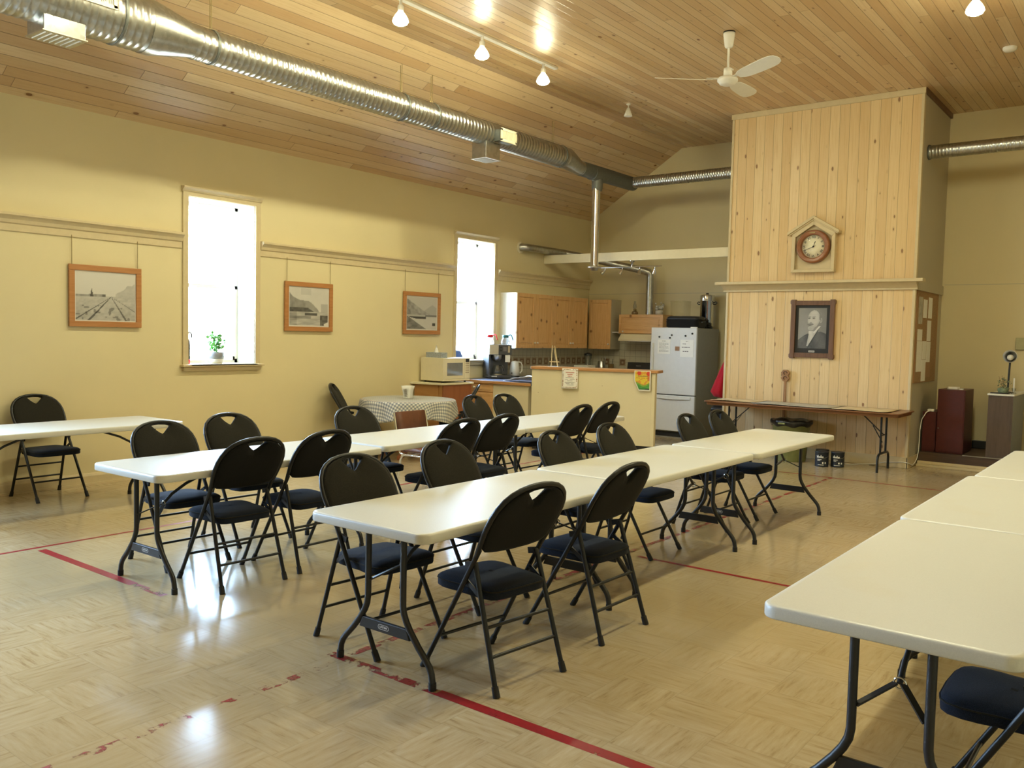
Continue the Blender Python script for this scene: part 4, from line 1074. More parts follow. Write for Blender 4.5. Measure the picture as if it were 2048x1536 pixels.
# crumpled paper on the worktop
vs, fs = [], []; n = 16
for j in range(n+1):
    for i in range(n+1):
        s, t = i/n, j/n
        vs.append((-0.26+0.52*s, -0.14+0.28*t+0.02*vn(s*4,t*4), 0.006+0.135*(s**1.4)*(0.4+0.8*vn(s*5,t*5,2))+0.012*vn(s*11,t*11)))
fs = [(j*(n+1)+i, j*(n+1)+i+1, (j+1)*(n+1)+i+1, (j+1)*(n+1)+i) for j in range(n) for i in range(n)]
o = MB().add(vs, fs, True).build('crumpled_paper', M['paper']); o.location = (-7.47, 9.915, 0.92); o.rotation_euler.z = -0.15
m_ = o.modifiers.new('thick', 'SOLIDIFY'); m_.thickness = 0.004
tag(o, 'crumpled white papers lying on the worktop against the bar', 'paper')
# microwave on its cabinet
r = thing('microwave_cabinet', 'red-brown cabinet with pale top carrying the microwave', 'cabinet', (-8.3,9.15,0))
BX(XW+0.036, -8.095, 8.885, 9.50, 0.0, 0.872).build('body', M['veneer'], r, r)
BX(-8.095, -8.078, 8.89, 9.497, 0.04, 0.868).build('door', M['red_brown'], r, r)
MB().prism([(XW+0.002,8.745),(-8.06,8.86),(-8.06,9.53),(XW+0.002,9.53)], 0.873, 0.90, 'z').build('top', M['cream'], r, r, bevel=0.004)
MB().prism([(XW+0.036,8.80),(-8.16,8.875),(-8.16,8.884),(XW+0.036,8.884)], 0.0, 0.872, 'z').build('side_panel', M['veneer'], r, r)
r = thing('microwave', 'cream microwave oven on the red-brown cabinet below the second window', 'microwave', (-8.3,9.19,0.90))
for x in (-8.48,-8.15):
    for y in (8.95,9.43): MB().cyl((x,y,0.9005),(x,y,0.925),0.015,None,10).build('foot', M['black'], r, r)
BX(-8.53, -8.125, 8.905, 9.478, 0.925, 1.25).build('case', M['cream'], r, r, bevel=0.006)
d = BX(-8.125, -8.10, 8.905, 9.36, 0.955, 1.247).build('door', M['cream'], r, r, bevel=0.004)
BX(-8.102, -8.098, 8.99, 9.32, 1.0, 1.182).build('window', M['mwglass'], d, r, bevel=0.002)
f = BX(-8.125, -8.10, 9.363, 9.478, 0.955, 1.247).build('control_panel', M['cream'], r, r, bevel=0.004)
BX(-8.101, -8.0985, 9.385, 9.46, 1.19, 1.235).build('display', M['black'], f, r)
b = MB()
for k in range(5):
    for j in range(3): b.box(-8.101, -8.0985, 9.385+j*0.026, 9.385+j*0.026+0.02, 1.16-k*0.032, 1.178-k*0.032)
b.build('buttons', M['tilepale'], f, r)
BX(-8.125, -8.096, 8.905, 9.478, 0.926, 0.952).build('lower_rail', M['cream'], r, r, bevel=0.004)
r = thing('tissue_box', 'patterned tissue box with a white tissue on the microwave', 'tissue box', (-8.31,9.0,1.25))
BX(-8.455, -8.165, 8.93, 9.06, 1.2505, 1.325).build('box', M['silverbox'], r, r, bevel=0.002)
vs = [(-8.36,8.985,1.325),(-8.31,9.01,1.325),(-8.26,8.985,1.325),(-8.31,8.965,1.325),(-8.325,8.99,1.39),(-8.30,9.0,1.385),(-8.315,8.99,1.435)]
MB().add(vs, [(0,1,5,4),(1,2,5),(2,3,4,5),(3,0,4),(4,5,6),(5,4,6)]).build('tissue', M['paper'], r, r)

# far wall worktop, stove, fridge
r = thing('corner_worktop', 'short worktop and base unit between corner and stove', 'worktop', (-7.82,13.0,0))
BX(-7.965, -7.66, 12.76, YF-0.012, 0.881, 0.919).build('top', M['counter'], r, r); BX(-7.96, -7.665, 12.78, YF-0.012, 0, 0.88).build('cabinet', M['cab'], r, r)
r = thing('canister', 'steel canister on the far worktop left of the stove', 'canister', (-8.12,13.1,0.92))
MB().lathe([(0.062,0.001),(0.065,0.01),(0.065,0.24),(0.06,0.245),(0.057,0.24),(0.057,0.02),(0.001,0.02)], (0,0,0), 24).build('body', M['steel'], r)
MB().cyl((0.03,0,0.1),(0.075,0.02,0.31),0.005,None,8).build('utensil', M['steel'], r); MB().cyl((-0.02,0.02,0.1),(-0.03,0.05,0.30),0.005,None,8).build('utensil', M['carve'], r)
r = thing('utensil_jar', 'small dark jar of utensils beside the steel canister', 'jar', (-7.97,13.18,0.92))
MB().lathe([(0.045,0.001),(0.05,0.01),(0.05,0.2),(0.045,0.2),(0.042,0.02),(0.001,0.02)], (0,0,0), 20).build('jar_body', M['amber'], r)
MB().cyl((0.0,0,0.05),(0.03,0.01,0.29),0.005,None,8).build('utensil', M['black'], r)
r = thing('blender', 'dark countertop blender in the kitchen corner below the cabinets', 'blender', (-8.25,12.86,0.92))
MB().lathe([(0.075,0.001),(0.078,0.01),(0.065,0.13),(0.05,0.145)], (0,0,0), 20).build('motor_base', M['black'], r)
MB().lathe([(0.045,0.145),(0.05,0.16),(0.068,0.34)], (0,0,0), 20).build('jug', M['smoke'], r)
MB().lathe([(0.07,0.34),(0.07,0.375),(0.03,0.38),(0.03,0.39),(0.001,0.39)], (0,0,0), 20).build('lid', M['black'], r)
r = thing('stove', 'electric stove with black control back panel beside the fridge', 'stove', (-7.25,13.0,0))
BX(-7.652, -6.885, 12.73, YF-0.012, 0.0, 0.915).build('body', M['white'], r, r, bevel=0.004)
f = MB().prism([(13.16,0.915),(13.20,1.165),(13.33,1.165),(13.33,0.915)], -7.64, -6.89, 'x').build('control_back', M['black'], r, r, bevel=0.004)
b = MB()
for k in range(4): b.box(-7.46+k*0.025, -7.443+k*0.025, 13.172, 13.186, 1.095, 1.115)
b.build('clock_digits', M['ink'], f, r)
for k in range(4):
    MB().lathe([(0.001,0.917),(0.085,0.917),(0.09,0.92),(0.085,0.923),(0.001,0.923)], (-7.46+0.38*(k % 2), 12.88+0.22*(k//2), 0), 24).build('burner', M['black'], r, r)
r = thing('fridge', 'tall white fridge freezer standing left of the pine chimney', 'fridge', (-6.39,12.86,0))
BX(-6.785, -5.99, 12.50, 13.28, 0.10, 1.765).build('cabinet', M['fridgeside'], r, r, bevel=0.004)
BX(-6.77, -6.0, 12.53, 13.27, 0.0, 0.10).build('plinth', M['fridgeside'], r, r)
BX(-6.76, -6.02, 12.52, 12.53, 0.02, 0.09).build('vent_grille', M['black'], r, r)
d = BX(-6.788, -5.987, 12.452, 12.498, 0.702, 1.768).build('fridge_door', M['fridge'], r, r, bevel=0.008)
MB().prism([(-6.785,12.452),(-6.735,12.452),(-6.735,12.440),(-6.76,12.430),(-6.785,12.438)], 1.02, 1.52, 'z').build('door_handle', M['fridge'], d, r, bevel=0.003)
BX(-6.10, -5.99, 12.456, 12.494, 1.7685, 1.782).build('hinge_cover', M['white'], r, r, bevel=0.003)
BX(-6.786, -5.989, 12.462, 12.498, 0.688, 0.702).build('door_gasket', M['black'], r, r)
d = BX(-6.788, -5.987, 12.452, 12.498, 0.115, 0.687).build('freezer_drawer', M['fridge'], r, r, bevel=0.008)
b = MB(); rings = []
for i in range(15):
    t = i/14; x = -6.72+0.66*t; e = 0.022*math.sin(math.pi*t)
    rings.append([V(x,12.453,0.672), V(x,12.44-e,0.668), V(x,12.438-e,0.634-e*0.4), V(x,12.453,0.628-e*0.4)])
b.loft(rings, smooth=False).build('drawer_handle', M['fridge'], d, r)
def fnote(name, x0, x1, z0, z1, lab, mat, lines, cat, tilt=0.0):
    r = thing(name, lab, cat, ((x0+x1)/2, 12.4505, z0), 0, 'papers on the fridge door' if cat == 'paper' else 'fridge magnets')
    q = BX(x0, x1, 12.4485, 12.4505, z0, z1)
    q.build('sheet' if cat == 'paper' else 'face', M[mat], r, r)
    if lines:
        b = MB(); rr_ = random.Random(int(-x0*100))
        for zl, a, c, t in lines:
            x = x0+a*(x1-x0); xe = x0+c*(x1-x0)
            while x < xe:
                w = rr_.uniform(0.012, 0.035); b.box(x, min(xe, x+w), 12.4478, 12.4485, z0+zl*(z1-z0), z0+zl*(z1-z0)+t); x += w+0.006
        b.build('writing', M['ink'], r, r)
fnote('typed_notice', -6.662, -6.438, 1.346, 1.575, 'typed white notice on the upper left of the fridge door', 'paper', [(0.88,0.35,0.65,0.007)]+[(0.74-0.085*k, 0.12, 0.86-(0.2 if k % 3 == 2 else 0), 0.005) for k in range(8)], 'paper')
fnote('handwritten_note', -6.262, -6.034, 1.306, 1.578, 'handwritten white note on the right of the fridge door', 'paper', [(0.90,0.42,0.58,0.008),(0.74,0.18,0.42,0.012),(0.54,0.12,0.72,0.014),(0.30,0.2,0.62,0.014)], 'paper')
fnote('square_magnet', -6.352, -6.275, 1.402, 1.470, 'square patterned magnet between the two papers on the fridge', 'carve', None, 'magnet')
for x, z, lab in ((-6.637,1.617,'round grey magnet above the typed fridge notice, farthest left'),(-6.417,1.649,'upper of two grey magnets at the middle top of the fridge door'),(-6.449,1.605,'lower of two grey magnets at the middle top of the fridge door'),(-6.178,1.642,'grey magnet above the handwritten fridge note'),(-6.062,1.677,'grey magnet at the top right corner of the fridge door')):
    o = MB().lathe([(0.015,12.4505),(0.015,12.444),(0.012,12.441),(0.001,12.441)], (x,0,z), 16, 'y').build('round_magnet', M['legm'], loc=(x,12.4505,z))
    tag(o, lab, 'magnet', 'fridge magnets')
# on top of the fridge
r = thing('roaster', 'black roaster oven on top of the fridge', 'roaster', (-6.23,12.69,1.7685))
b = MB(); b.loft([[V(x,y,z) for x,y in rrect(-6.60+i,-6.025-i,12.55+i,12.90-i,0.07)] for z,i in ((1.77,0.02),(1.785,0.0),(1.90,0.0),(1.902,-0.008),(1.908,-0.008))]); b.build('base', M['black'], r, r)
b = MB(); b.loft([[V(x,y,z) for x,y in rrect(-6.595+i,-6.03-i,12.555+i,12.895-i,0.07)] for z,i in ((1.909,0.0),(1.94,0.006),(1.955,0.03),(1.958,0.12))]); b.build('lid', M['black'], r, r)
BX(-6.635, -6.605, 12.66, 12.78, 1.86, 1.875).box(-6.02, -5.995, 12.66, 12.78, 1.86, 1.875).build('side_handles', M['black'], r, r)
r = thing('plastic_tub', 'clear plastic container behind the roaster on the fridge', 'container', (-6.58,13.05,1.766))
b = MB(); 
for i, (z, q) in enumerate(((1.768,0.0),(2.215,0.015))): pass
b.box(-6.70,-6.695,12.92,13.18,1.768,2.215).box(-6.465,-6.46,12.92,13.18,1.768,2.215).box(-6.695,-6.465,12.92,12.925,1.768,2.215).box(-6.695,-6.465,13.175,13.18,1.768,2.215).box(-6.70,-6.46,12.92,13.18,1.767,1.772)
b.build('walls', M['clear'], r, r)
MB().box(-6.705,-6.455,12.915,12.921,2.205,2.22).box(-6.705,-6.455,13.179,13.185,2.205,2.22).box(-6.705,-6.699,12.92,13.18,2.205,2.22).box(-6.461,-6.455,12.92,13.18,2.205,2.22).build('rim', M['clear'], r, r)
c = (-6.146,13.125,0)
r = thing('coffee_urn', 'tall chrome coffee urn with black handles on the fridge', 'urn', (c[0],c[1],1.766))
MB().lathe([(0.10,1.767),(0.10,1.80),(0.09,1.81)], c, 28).build('foot_ring', M['black'], r, r)
MB().lathe([(0.105,1.805),(0.112,1.815),(0.112,2.21),(0.117,2.215),(0.117,2.225)], c, 32).build('body', M['chrome'], r, r)
MB().lathe([(0.118,2.226),(0.118,2.30),(0.112,2.315),(0.06,2.325),(0.001,2.326)], c, 32).build('lid', M['chrome'], r, r)
MB().lathe([(0.02,2.325),(0.024,2.345),(0.001,2.348)], c, 16).build('lid_knob', M['black'], r, r)
for s in (-1, 1): MB().tube([(c[0]+s*0.112,c[1],2.19),(c[0]+s*0.15,c[1],2.205),(c[0]+s*0.175,c[1],2.185),(c[0]+s*0.15,c[1],2.165),(c[0]+s*0.113,c[1],2.165)], 0.009, 8).build('handle', M['black'], r, r)
MB().box(c[0]+0.03, c[0]+0.042, c[1]-0.118, c[1]-0.11, 1.93, 2.17).build('sight_glass', M['legm'], r, r)
MB().cyl((c[0]-0.02,c[1]-0.105,1.88),(c[0]-0.02,c[1]-0.16,1.88),0.012,None,10).cyl((c[0]-0.02,c[1]-0.155,1.90),(c[0]-0.02,c[1]-0.155,1.85),0.01,None,10).build('spigot', M['black'], r, r)
P = []; rn = random.Random(11)
for k in range(90):
    a = k*0.55; q = 0.045+0.02*math.sin(k*0.37); P.append((-6.035+0.7*q*math.cos(a), 12.985+0.6*q*math.sin(a), 1.776+0.0009*k+0.012*vn(k*0.3,1)))
o = MB().tube(P, 0.0065, 6).build('coiled_cord', M['black'], loc=(-6.045,12.955,1.768)); tag(o, 'tangled black power cord at the right rear corner of the fridge top', 'cord')
# on the hood cabinet
r = thing('oil_lamp', 'small glass oil lamp on the low cabinet above the hood', 'lamp', (-7.52,13.18,1.9925))
MB().lathe([(0.045,0.0),(0.05,0.006),(0.058,0.03),(0.045,0.055),(0.02,0.065)], (0,0,0), 20).build('font', M['amber'], r)
MB().lathe([(0.022,0.065),(0.028,0.07),(0.028,0.095),(0.02,0.10)], (0,0,0), 20).build('burner', M['wire'], r)
MB().lathe([(0.02,0.10),(0.034,0.13),(0.03,0.165),(0.02,0.2),(0.019,0.235)], (0,0,0), 20).build('chimney', M['smoke'], r)
r = thing('flower_ornament', 'white flower ornament in a pale pot on the low cabinet', 'ornament', (-7.04,13.17,1.9925))
MB().lathe([(0.05,0.0),(0.06,0.005),(0.066,0.06),(0.05,0.075),(0.001,0.07)], (0,0,0), 20).build('pot', M['potpale'], r)
b = MB(); rn = random.Random(8)
for k in range(16):
    a = rn.uniform(0,6.28); q = rn.uniform(0.01,0.085); b.sphere((q*math.cos(a), q*math.sin(a), rn.uniform(0.09,0.20)), rn.uniform(0.014,0.024), 8, 6)
b.build('blossoms', M['potpale'], r)
b = MB()
for k in range(22):
    a = rn.uniform(0,6.28); q = rn.uniform(0.03,0.10); p = V(q*math.cos(a), q*math.sin(a), rn.uniform(0.08,0.18)); d = V(rn.uniform(-1,1),rn.uniform(-1,1),rn.uniform(-.2,.6)).normalized()*0.035; s = d.cross(V(0,0,1)).normalized()*0.010
    b.add([p,p+d*0.5+s,p+d,p+d*0.5-s,p+d*0.5+V(0,0,0.004)],[(0,1,4),(1,2,4),(2,3,4),(3,0,4)])
b.build('leaves', M['sage'], r)
# between fridge and chimney
o = MB(); rings = []
for z, dx, dy in ((1.335,0.03,0.05),(1.29,0.05,0.07),(1.15,0.08,0.10),(0.95,0.12,0.13),(0.82,0.145,0.15),(0.75,0.12,0.13),(0.735,0.08,0.09)):
    rings.append([V(CX0-0.004-dx+dx*math.cos(a)*(1+0.10*math.sin(6*a)), 12.02+dy*math.sin(a)*(1+0.10*math.cos(5*a)), z) for a in [2*math.pi*k/36 for k in range(36)]])
rr_ = thing('red_apron', 'red cloth apron hanging on the left side of the pine chimney', 'apron', (CX0-0.1,12.02,0.735))
o.loft(rings).build('cloth', M['redcloth'], rr_, rr_)
MB().tube([(CX0-0.03,12.0,1.33),(CX0-0.025,12.01,1.40),(CX0-0.02,12.03,1.33)], 0.005, 6).build('strap', M['paper'], rr_, rr_)
r = thing('swing_bin', 'black rubbish bin between the fridge and the brown table', 'bin', (-5.48,12.45,0))
b = MB().loft([[V(x,y,z) for x,y in rrect(-5.63+i,-5.33-i,12.28+i,12.62-i,0.04)] for z,i in ((0.0,0.03),(0.02,0.025),(0.50,0.0),(0.505,-0.012),(0.53,-0.012))]); b.build('bin_body', M['black'], r, r)
b = MB().loft([[V(x,y,z) for x,y in rrect(-5.64+i,-5.32-i,12.27+i,12.63-i,0.04)] for z,i in ((0.531,0.0),(0.56,0.01),(0.60,0.05),(0.615,0.12))]); b.build('lid', M['bag'], r, r)
o = BX(-8.28, -7.99, 12.45, 12.70, 0.9195, 1.10).build('storage_box', M['white'], loc=(-8.14,12.57,0.92), bevel=0.01)
tag(o, 'white storage box on the worktop behind the bar, left of the canister', 'box')

# ================================================================== ROUND TABLE CORNER
TC = V(-7.80, 7.92, 0)
r = thing('round_table', 'round pedestal table hidden under the gingham cloth by the wall', 'table', tuple(TC))
MB().lathe([(0.001,0.72),(0.595,0.72),(0.60,0.73),(0.60,0.745),(0.001,0.745)], (0,0,0), 48).build('tabletop', M['veneer'], r)
MB().lathe([(0.06,0.06),(0.05,0.10),(0.045,0.4),(0.06,0.66),(0.10,0.72)], (0,0,0), 24).build('pedestal', M['red_brown'], r)
for k in range(4):
    a = k*math.pi/2+0.5
    MB().bar((0.04*math.cos(a),0.04*math.sin(a),0.10),(0.36*math.cos(a),0.36*math.sin(a),0.025),0.06,0.05).build('leg', M['red_brown'], r)
vs, fs, uv = [], [], []; NA = 128
prof = [(0.0,0.7465,0),(0.25,0.7468,0),(0.48,0.7468,0),(0.585,0.7465,0),(0.606,0.742,0),(0.612,0.728,0.1),(0.615,0.69,0.35),(0.618,0.64,0.6),(0.622,0.59,0.8),(0.626,0.54,0.95),(0.629,0.51,1.0)]
arc = 0; last = None; arcs = []
for q, z, w in prof:
    if last: arc += math.hypot(q-last[0], z-last[1])
    last = (q, z); arcs.append(arc)
for (q, z, w), al in zip(prof, arcs):
    for k in range(NA):
        a = 2*math.pi*k/NA
        f = math.sin(11*a+0.6)*0.6+math.sin(17*a+2)*0.3+math.sin(29*a)*0.15
        rad = q+w*0.028*f; zz = z-w*0.03*(math.sin(4*a+0.9)+0.4*math.sin(7*a))
        vs.append((rad*math.cos(a), rad*math.sin(a), zz)); uv.append((al*math.cos(a), al*math.sin(a)))
for i in range(len(prof)-1):
    for k in range(NA):
        k2 = (k+1) % NA; fs.append((i*NA+k, i*NA+k2, (i+1)*NA+k2, (i+1)*NA+k))
me = bpy.data.meshes.new('tablecloth'); me.from_pydata([Vector(v) for v in vs], [], fs)
ul = me.uv_layers.new(name='UVMap')
for lp in me.loops: ul.data[lp.index].uv = uv[lp.vertex_index]
me.polygons.foreach_set('use_smooth', [True]*len(fs)); me.materials.append(M['gingham'])
o = bpy.data.objects.new('tablecloth', me); COL.objects.link(o); o.location = TC
md = o.modifiers.new('thick', 'SOLIDIFY'); md.thickness = 0.003; md.offset = 1
tag(o, 'grey and white gingham tablecloth draped over the round table', 'tablecloth')
r = thing('napkin_pot', 'white square flared pot with a dark print on the gingham table', 'pot', (-7.87,7.985,0.7505), 0.3)
def sq(q, z): return [V(x,y,z) for x, y in rrect(-q,q,-q,q,q*0.3,3)]
MB().loft([sq(0.052,0.0),sq(0.054,0.006),sq(0.050,0.05),sq(0.058,0.10),sq(0.072,0.155),sq(0.068,0.156),sq(0.054,0.10),sq(0.045,0.02)], True, True).build('pot_body', M['white'], r)
rn = random.Random(2); pts = []
for k in range(26):
    x, z = 0.034*math.sin(k*2.1+rn.random()), 0.015+0.0043*k
    pts.append((x, -(0.0545+max(0, z-0.05)*0.13), z))
b = MB().tube(pts, 0.0016, 5)
b.build('printed_pattern', M['ink'], r)

# brown vinyl chair with chrome frame
r = thing('stacking_chair', 'brown vinyl chair with a chrome frame before the round table', 'chair', (-5.83,6.235,0), -H)
b = MB(); b.loft([[V(x,y,z) for x,y in rrect(-0.21+i,0.21-i,-0.20+i,0.22-i,0.05)] for z,i in ((0.42,0.02),(0.425,0.004),(0.445,0.0),(0.465,0.012),(0.472,0.06))]); b.build('seat', M['vinyl'], r)
rings = []
for z, t in ((0.56,0.010),(0.575,0.020),(0.70,0.024),(0.79,0.020),(0.805,0.008)):
    y0 = -0.205-(z-0.45)*0.22
    rings.append([V(-0.205,y0-t*0.4,z),V(-0.10,y0-t*0.6-0.012,z),V(0,y0-t*0.6-0.016,z),V(0.10,y0-t*0.6-0.012,z),V(0.205,y0-t*0.4,z),V(0.205,y0+t*0.4,z),V(0.10,y0+t*0.6-0.012,z),V(0,y0+t*0.6-0.016,z),V(-0.10,y0+t*0.6-0.012,z),V(-0.205,y0+t*0.4,z)])
MB().loft(rings).build('backrest', M['vinyl'], r)
for s in (-1, 1):
    x = s*0.222
    MB().tube([(x,-0.285,0.80),(x,-0.205,0.45),(x,-0.19,0.41),(x,-0.15,0.40),(x,0.14,0.40),(x,0.19,0.385),(x,0.215,0.34),(x,0.25,0.0)], 0.011, 10).build('side_frame', M['chrome'], r)
    MB().tube([(x,-0.12,0.40),(x,-0.16,0.385),(x,-0.185,0.34),(x,-0.255,0.0)], 0.011, 10).build('leg', M['chrome'], r)
MB().cyl((-0.222,0.19,0.385),(0.222,0.19,0.385),0.010,None,10).build('front_rail', M['chrome'], r)
MB().cyl((-0.222,-0.17,0.385),(0.222,-0.17,0.385),0.010,None,10).build('rear_rail', M['chrome'], r)

# ================================================================== CHIMNEY BREAST
r = thing('mantel_shelf', 'long cream mantel shelf with moulding across the pine chimney', 'shelf', (-3.95,CY,2.30))
BX(-5.335, -2.565, 11.62, CY-0.001, 2.378, 2.418).build('shelf_board', M['trim'], r, r, bevel=0.005)
MB().prism([(CY-0.001,2.283),(CY-0.028,2.283),(CY-0.028,2.305),(CY-0.055,2.33),(CY-0.095,2.362),(CY-0.11,2.377),(CY-0.001,2.377)], -5.255, -2.652, 'x').build('crown_moulding', M['trim'], r, r)
BX(CX1+0.0145, CX1+0.028, CY+0.06, 13.30, 2.285, 2.41).build('side_fascia', M['wallgrey'], r, r)
# house-shaped clock
KX, KZ, KY = -3.972, 2.875, CY-0.001
r = thing('wall_clock', 'round wooden clock in a cream house-shaped case on the chimney', 'clock', (KX,CY,2.525))
pent = [(-4.262,2.53),(-3.682,2.53),(-3.682,3.045),(-3.972,3.235),(-4.262,3.045)]
MB().prism(pent, KY-0.03, KY, 'y').build('case_back', M['trim'], r, r)
def shr(p, k): return (KX+(p[0]-KX)*k, 2.80+(p[1]-2.80)*k)
b = MB()
for i in range(5):
    p, q = pent[i], pent[(i+1) % 5]; p2, q2 = shr(p, 0.84), shr(q, 0.84)
    b.prism([p, q, q2, p2], KY-0.085, KY-0.03, 'y')
b.build('case_frame', M['trim'], r, r, bevel=0.003)
b = MB()
for s in (-1, 1):
    x1 = KX+s*0.345
    b.prism([(KX,3.245),(KX,3.285),(x1,3.075),(x1,3.035)], KY-0.12, KY, 'y')
    b.prism([(KX,3.222),(KX,3.246),(KX+s*0.325,3.048),(KX+s*0.325,3.026)], KY-0.10, KY, 'y')
b.build('roof', M['trim'], r, r, bevel=0.003)
MB().lathe([(0.155,KY-0.06),(0.16,KY-0.098),(0.172,KY-0.108),(0.19,KY-0.10),(0.20,KY-0.11),(0.216,KY-0.10),(0.224,KY-0.08),(0.224,KY-0.03),(0.155,KY-0.03)], (KX,0,KZ), 48, 'y').build('bezel', M['clockwood'], r, r)
f = MB().lathe([(0.001,KY-0.064),(0.157,KY-0.064),(0.157,KY-0.05)], (KX,0,KZ), 40, 'y').build('dial', M['dial'], r, r)
for i, nme in enumerate(('XII','I','II','III','IIII','V','VI','VII','VIII','IX','X','XI')):
    a = math.radians(30*i); d = V(math.sin(a), 0, math.cos(a))
    text_mesh(nme, 0.042, M['black'], 'numeral', f, face_M(V(KX,KY-0.065,KZ)+d*0.125-r.location, (math.cos(a),0,-math.sin(a)), d), 0.0005, bold=True)
a = math.radians(248); d = V(math.sin(a),0,math.cos(a)); c = V(KX,KY-0.069,KZ)
MB().bar(c-d*0.03, c+d*0.125, 0.003, 0.008, (0,1,0)).build('minute_hand', M['black'], r, r)
a = math.radians(20.7); d = V(math.sin(a),0,math.cos(a)); c = V(KX,KY-0.072,KZ)
MB().bar(c-d*0.02, c+d*0.075, 0.003, 0.009, (0,1,0)).bar(c+d*0.05, c+d*0.068, 0.003, 0.016, (0,1,0)).build('hour_hand', M['black'], r, r)
MB().lathe([(0.001,KY-0.076),(0.010,KY-0.076),(0.010,KY-0.066)], (KX,0,KZ), 14, 'y').build('centre_cap', M['black'], r, r)
rings_ = []
MB().lathe([(0.001,KY-0.103),(0.06,KY-0.100),(0.12,KY-0.092),(0.157,KY-0.08)], (KX,0,KZ), 32, 'y').build('glass_cover', M['clockglass'], r, r)
BX(KX-0.045, KX+0.03, KY-0.112, KY-0.100, KZ+0.176, KZ+0.19).build('bezel_plate', M['wire'], r, r)

# portrait
r = thing('portrait', 'dark framed grey portrait of a bearded man in a suit on the chimney', 'portrait', (-3.957,CY,1.363))
X0, X1, Z0, Z1, w = -4.262, -3.650, 1.363, 2.165, 0.062; ya, yb = CY-0.036, CY-0.001
b = MB().box(X0+0.012, X0+0.012+w, ya-0.006, yb, Z0, Z1).box(X1-0.012-w, X1-0.012, ya-0.006, yb, Z0, Z1)
b.box(X0+0.012+w, X1-0.012-w, ya, yb, Z1-w-0.016, Z1-0.016).box(X0+0.012+w, X1-0.012-w, ya, yb, Z0+0.016, Z0+w+0.016)
for x, s in ((X0,1),(X1,-1)):
    for z, t in ((Z0,1),(Z1,-1)):
        pts = [(x,z+t*0.015),(x,z+t*0.055),(x+s*0.014,z+t*0.068),(x+s*0.02,z+t*0.068),(x+s*0.02,z)]
        b.prism(pts, ya-0.004, yb, 'y')
b.build('frame', M['walnut'], r, r, bevel=0.003)
BX(X0+0.07, X1-0.07, CY-0.018, CY-0.002, Z0+0.07, Z1-0.07).build('mount', M['mat_black'], r, r)
px0, px1, pz0, pz1 = X0+0.115, X1-0.118, Z0+0.14, Z1-0.115
def man(s, t):
    x, y = s, t*1.44     # y runs 0..1.44
    def ell(cx, cy, a, c, rot=0): 
        dx, dy = x-cx, y-cy; ca, sa = math.cos(rot), math.sin(rot)
        return ((dx*ca+dy*sa)/a)**2+((-dx*sa+dy*ca)/c)**2
    n = fbm(x*22, y*22)*0.02
    c = 0.17+0.12*(1-x)*0.6+0.04*fbm(x*3,y*3)-0.06*max(0,y-1.2)
    # jacket
    sh = 0.53-0.9*max(0,0.36-x)**1.3-0.55*max(0,x-0.80)**1.2+(0.20*max(0,x-0.42) if x < 0.80 else 0.076)
    if y < sh and not (0.38 < x < 0.60 and y > 0.6): c = 0.055+0.05*fbm(x*6,y*6)+0.02*math.sin(x*9+y*3)
    # lapel
    if y < 0.66 and abs((x-0.52)-(y-0.30)*0.55) < 0.012: c = 0.035
    # neck and shirt
    if 0.36 < x < 0.76 and 0.52 < y < 0.78 and x < 0.40+(y-0.36)*0.95: c = 0.24
    a0, a1 = 0.30+0.10*(y/0.6), 0.40+0.36*max(0,(y-0.1))/0.62
    if 0.08 < y < 0.62 and a0 < x < a1-0.03: c = 0.48+0.05*math.sin(x*30)
    if 0.55 < y < 0.80 and abs((x-0.62)-(y-0.62)*0.85) < 0.035: c = 0.58
    if 0.52 < y < 0.62 and 0.38 < x < 0.47: c = 0.56
    # head
    if ell(0.60,1.06,0.235,0.34,-0.10) < 1 and y > 0.98 and (x > 0.70 or y > 1.30 or x < 0.36): c = 0.16+0.10*fbm(x*25,y*14)
    hd = ell(0.545,1.05,0.215,0.315,-0.12)
    if hd < 1:
        c = 0.48-0.16*max(0,hd-0.45)-0.10*max(0,x-0.62)-0.03*(y < 0.9)
        if y > 1.24: c += 0.04
    if ell(0.80,1.00,0.045,0.085,-0.1) < 1: c = 0.36-0.12*(ell(0.80,1.0,0.022,0.05) < 1)
    if 0.74 < x < 0.80 and 1.02 < y < 1.22: c = 0.17+0.08*fbm(x*40,y*20)
    for ex in (0.385, 0.545):
        e = ell(ex,1.075,0.058,0.026)
        if e < 1: c = 0.24
        if ell(ex-0.005,1.072,0.018,0.016) < 1: c = 0.06
        if ell(ex,1.122,0.070,0.015,0.08) < 1: c = 0.20
    if ell(0.425,0.985,0.032,0.075,0.12) < 1: c = 0.50
    if ell(0.445,0.925,0.045,0.018) < 1: c = 0.27
    if ell(0.43,0.855,0.115,0.040,0.05) < 1: c = 0.13+0.08*fbm(x*30,y*30)
    if ell(0.43,0.808,0.05,0.014) < 1: c = 0.15
    if ell(0.46,0.725,0.115,0.085,0.15) < 1: c = 0.30+0.14*fbm(x*28,y*20)
    return max(0.02, c+n-0.01)
print_plane('photograph', r, r, (px0, CY-0.0195, pz0), (1,0,0), (0,0,1), px1-px0, pz1-pz0, 110, 150, man)
BX(-3.995, -3.915, CY-0.0215, CY-0.018, Z0+0.088, Z0+0.112).build('name_plate', M['badge'], r, r)
b = MB()
for k in range(6): b.box(-3.988+k*0.0115, -3.98+k*0.0115, CY-0.0225, CY-0.0215, Z0+0.094, Z0+0.106)
b.build('name_lettering', M['ink'], r, r)

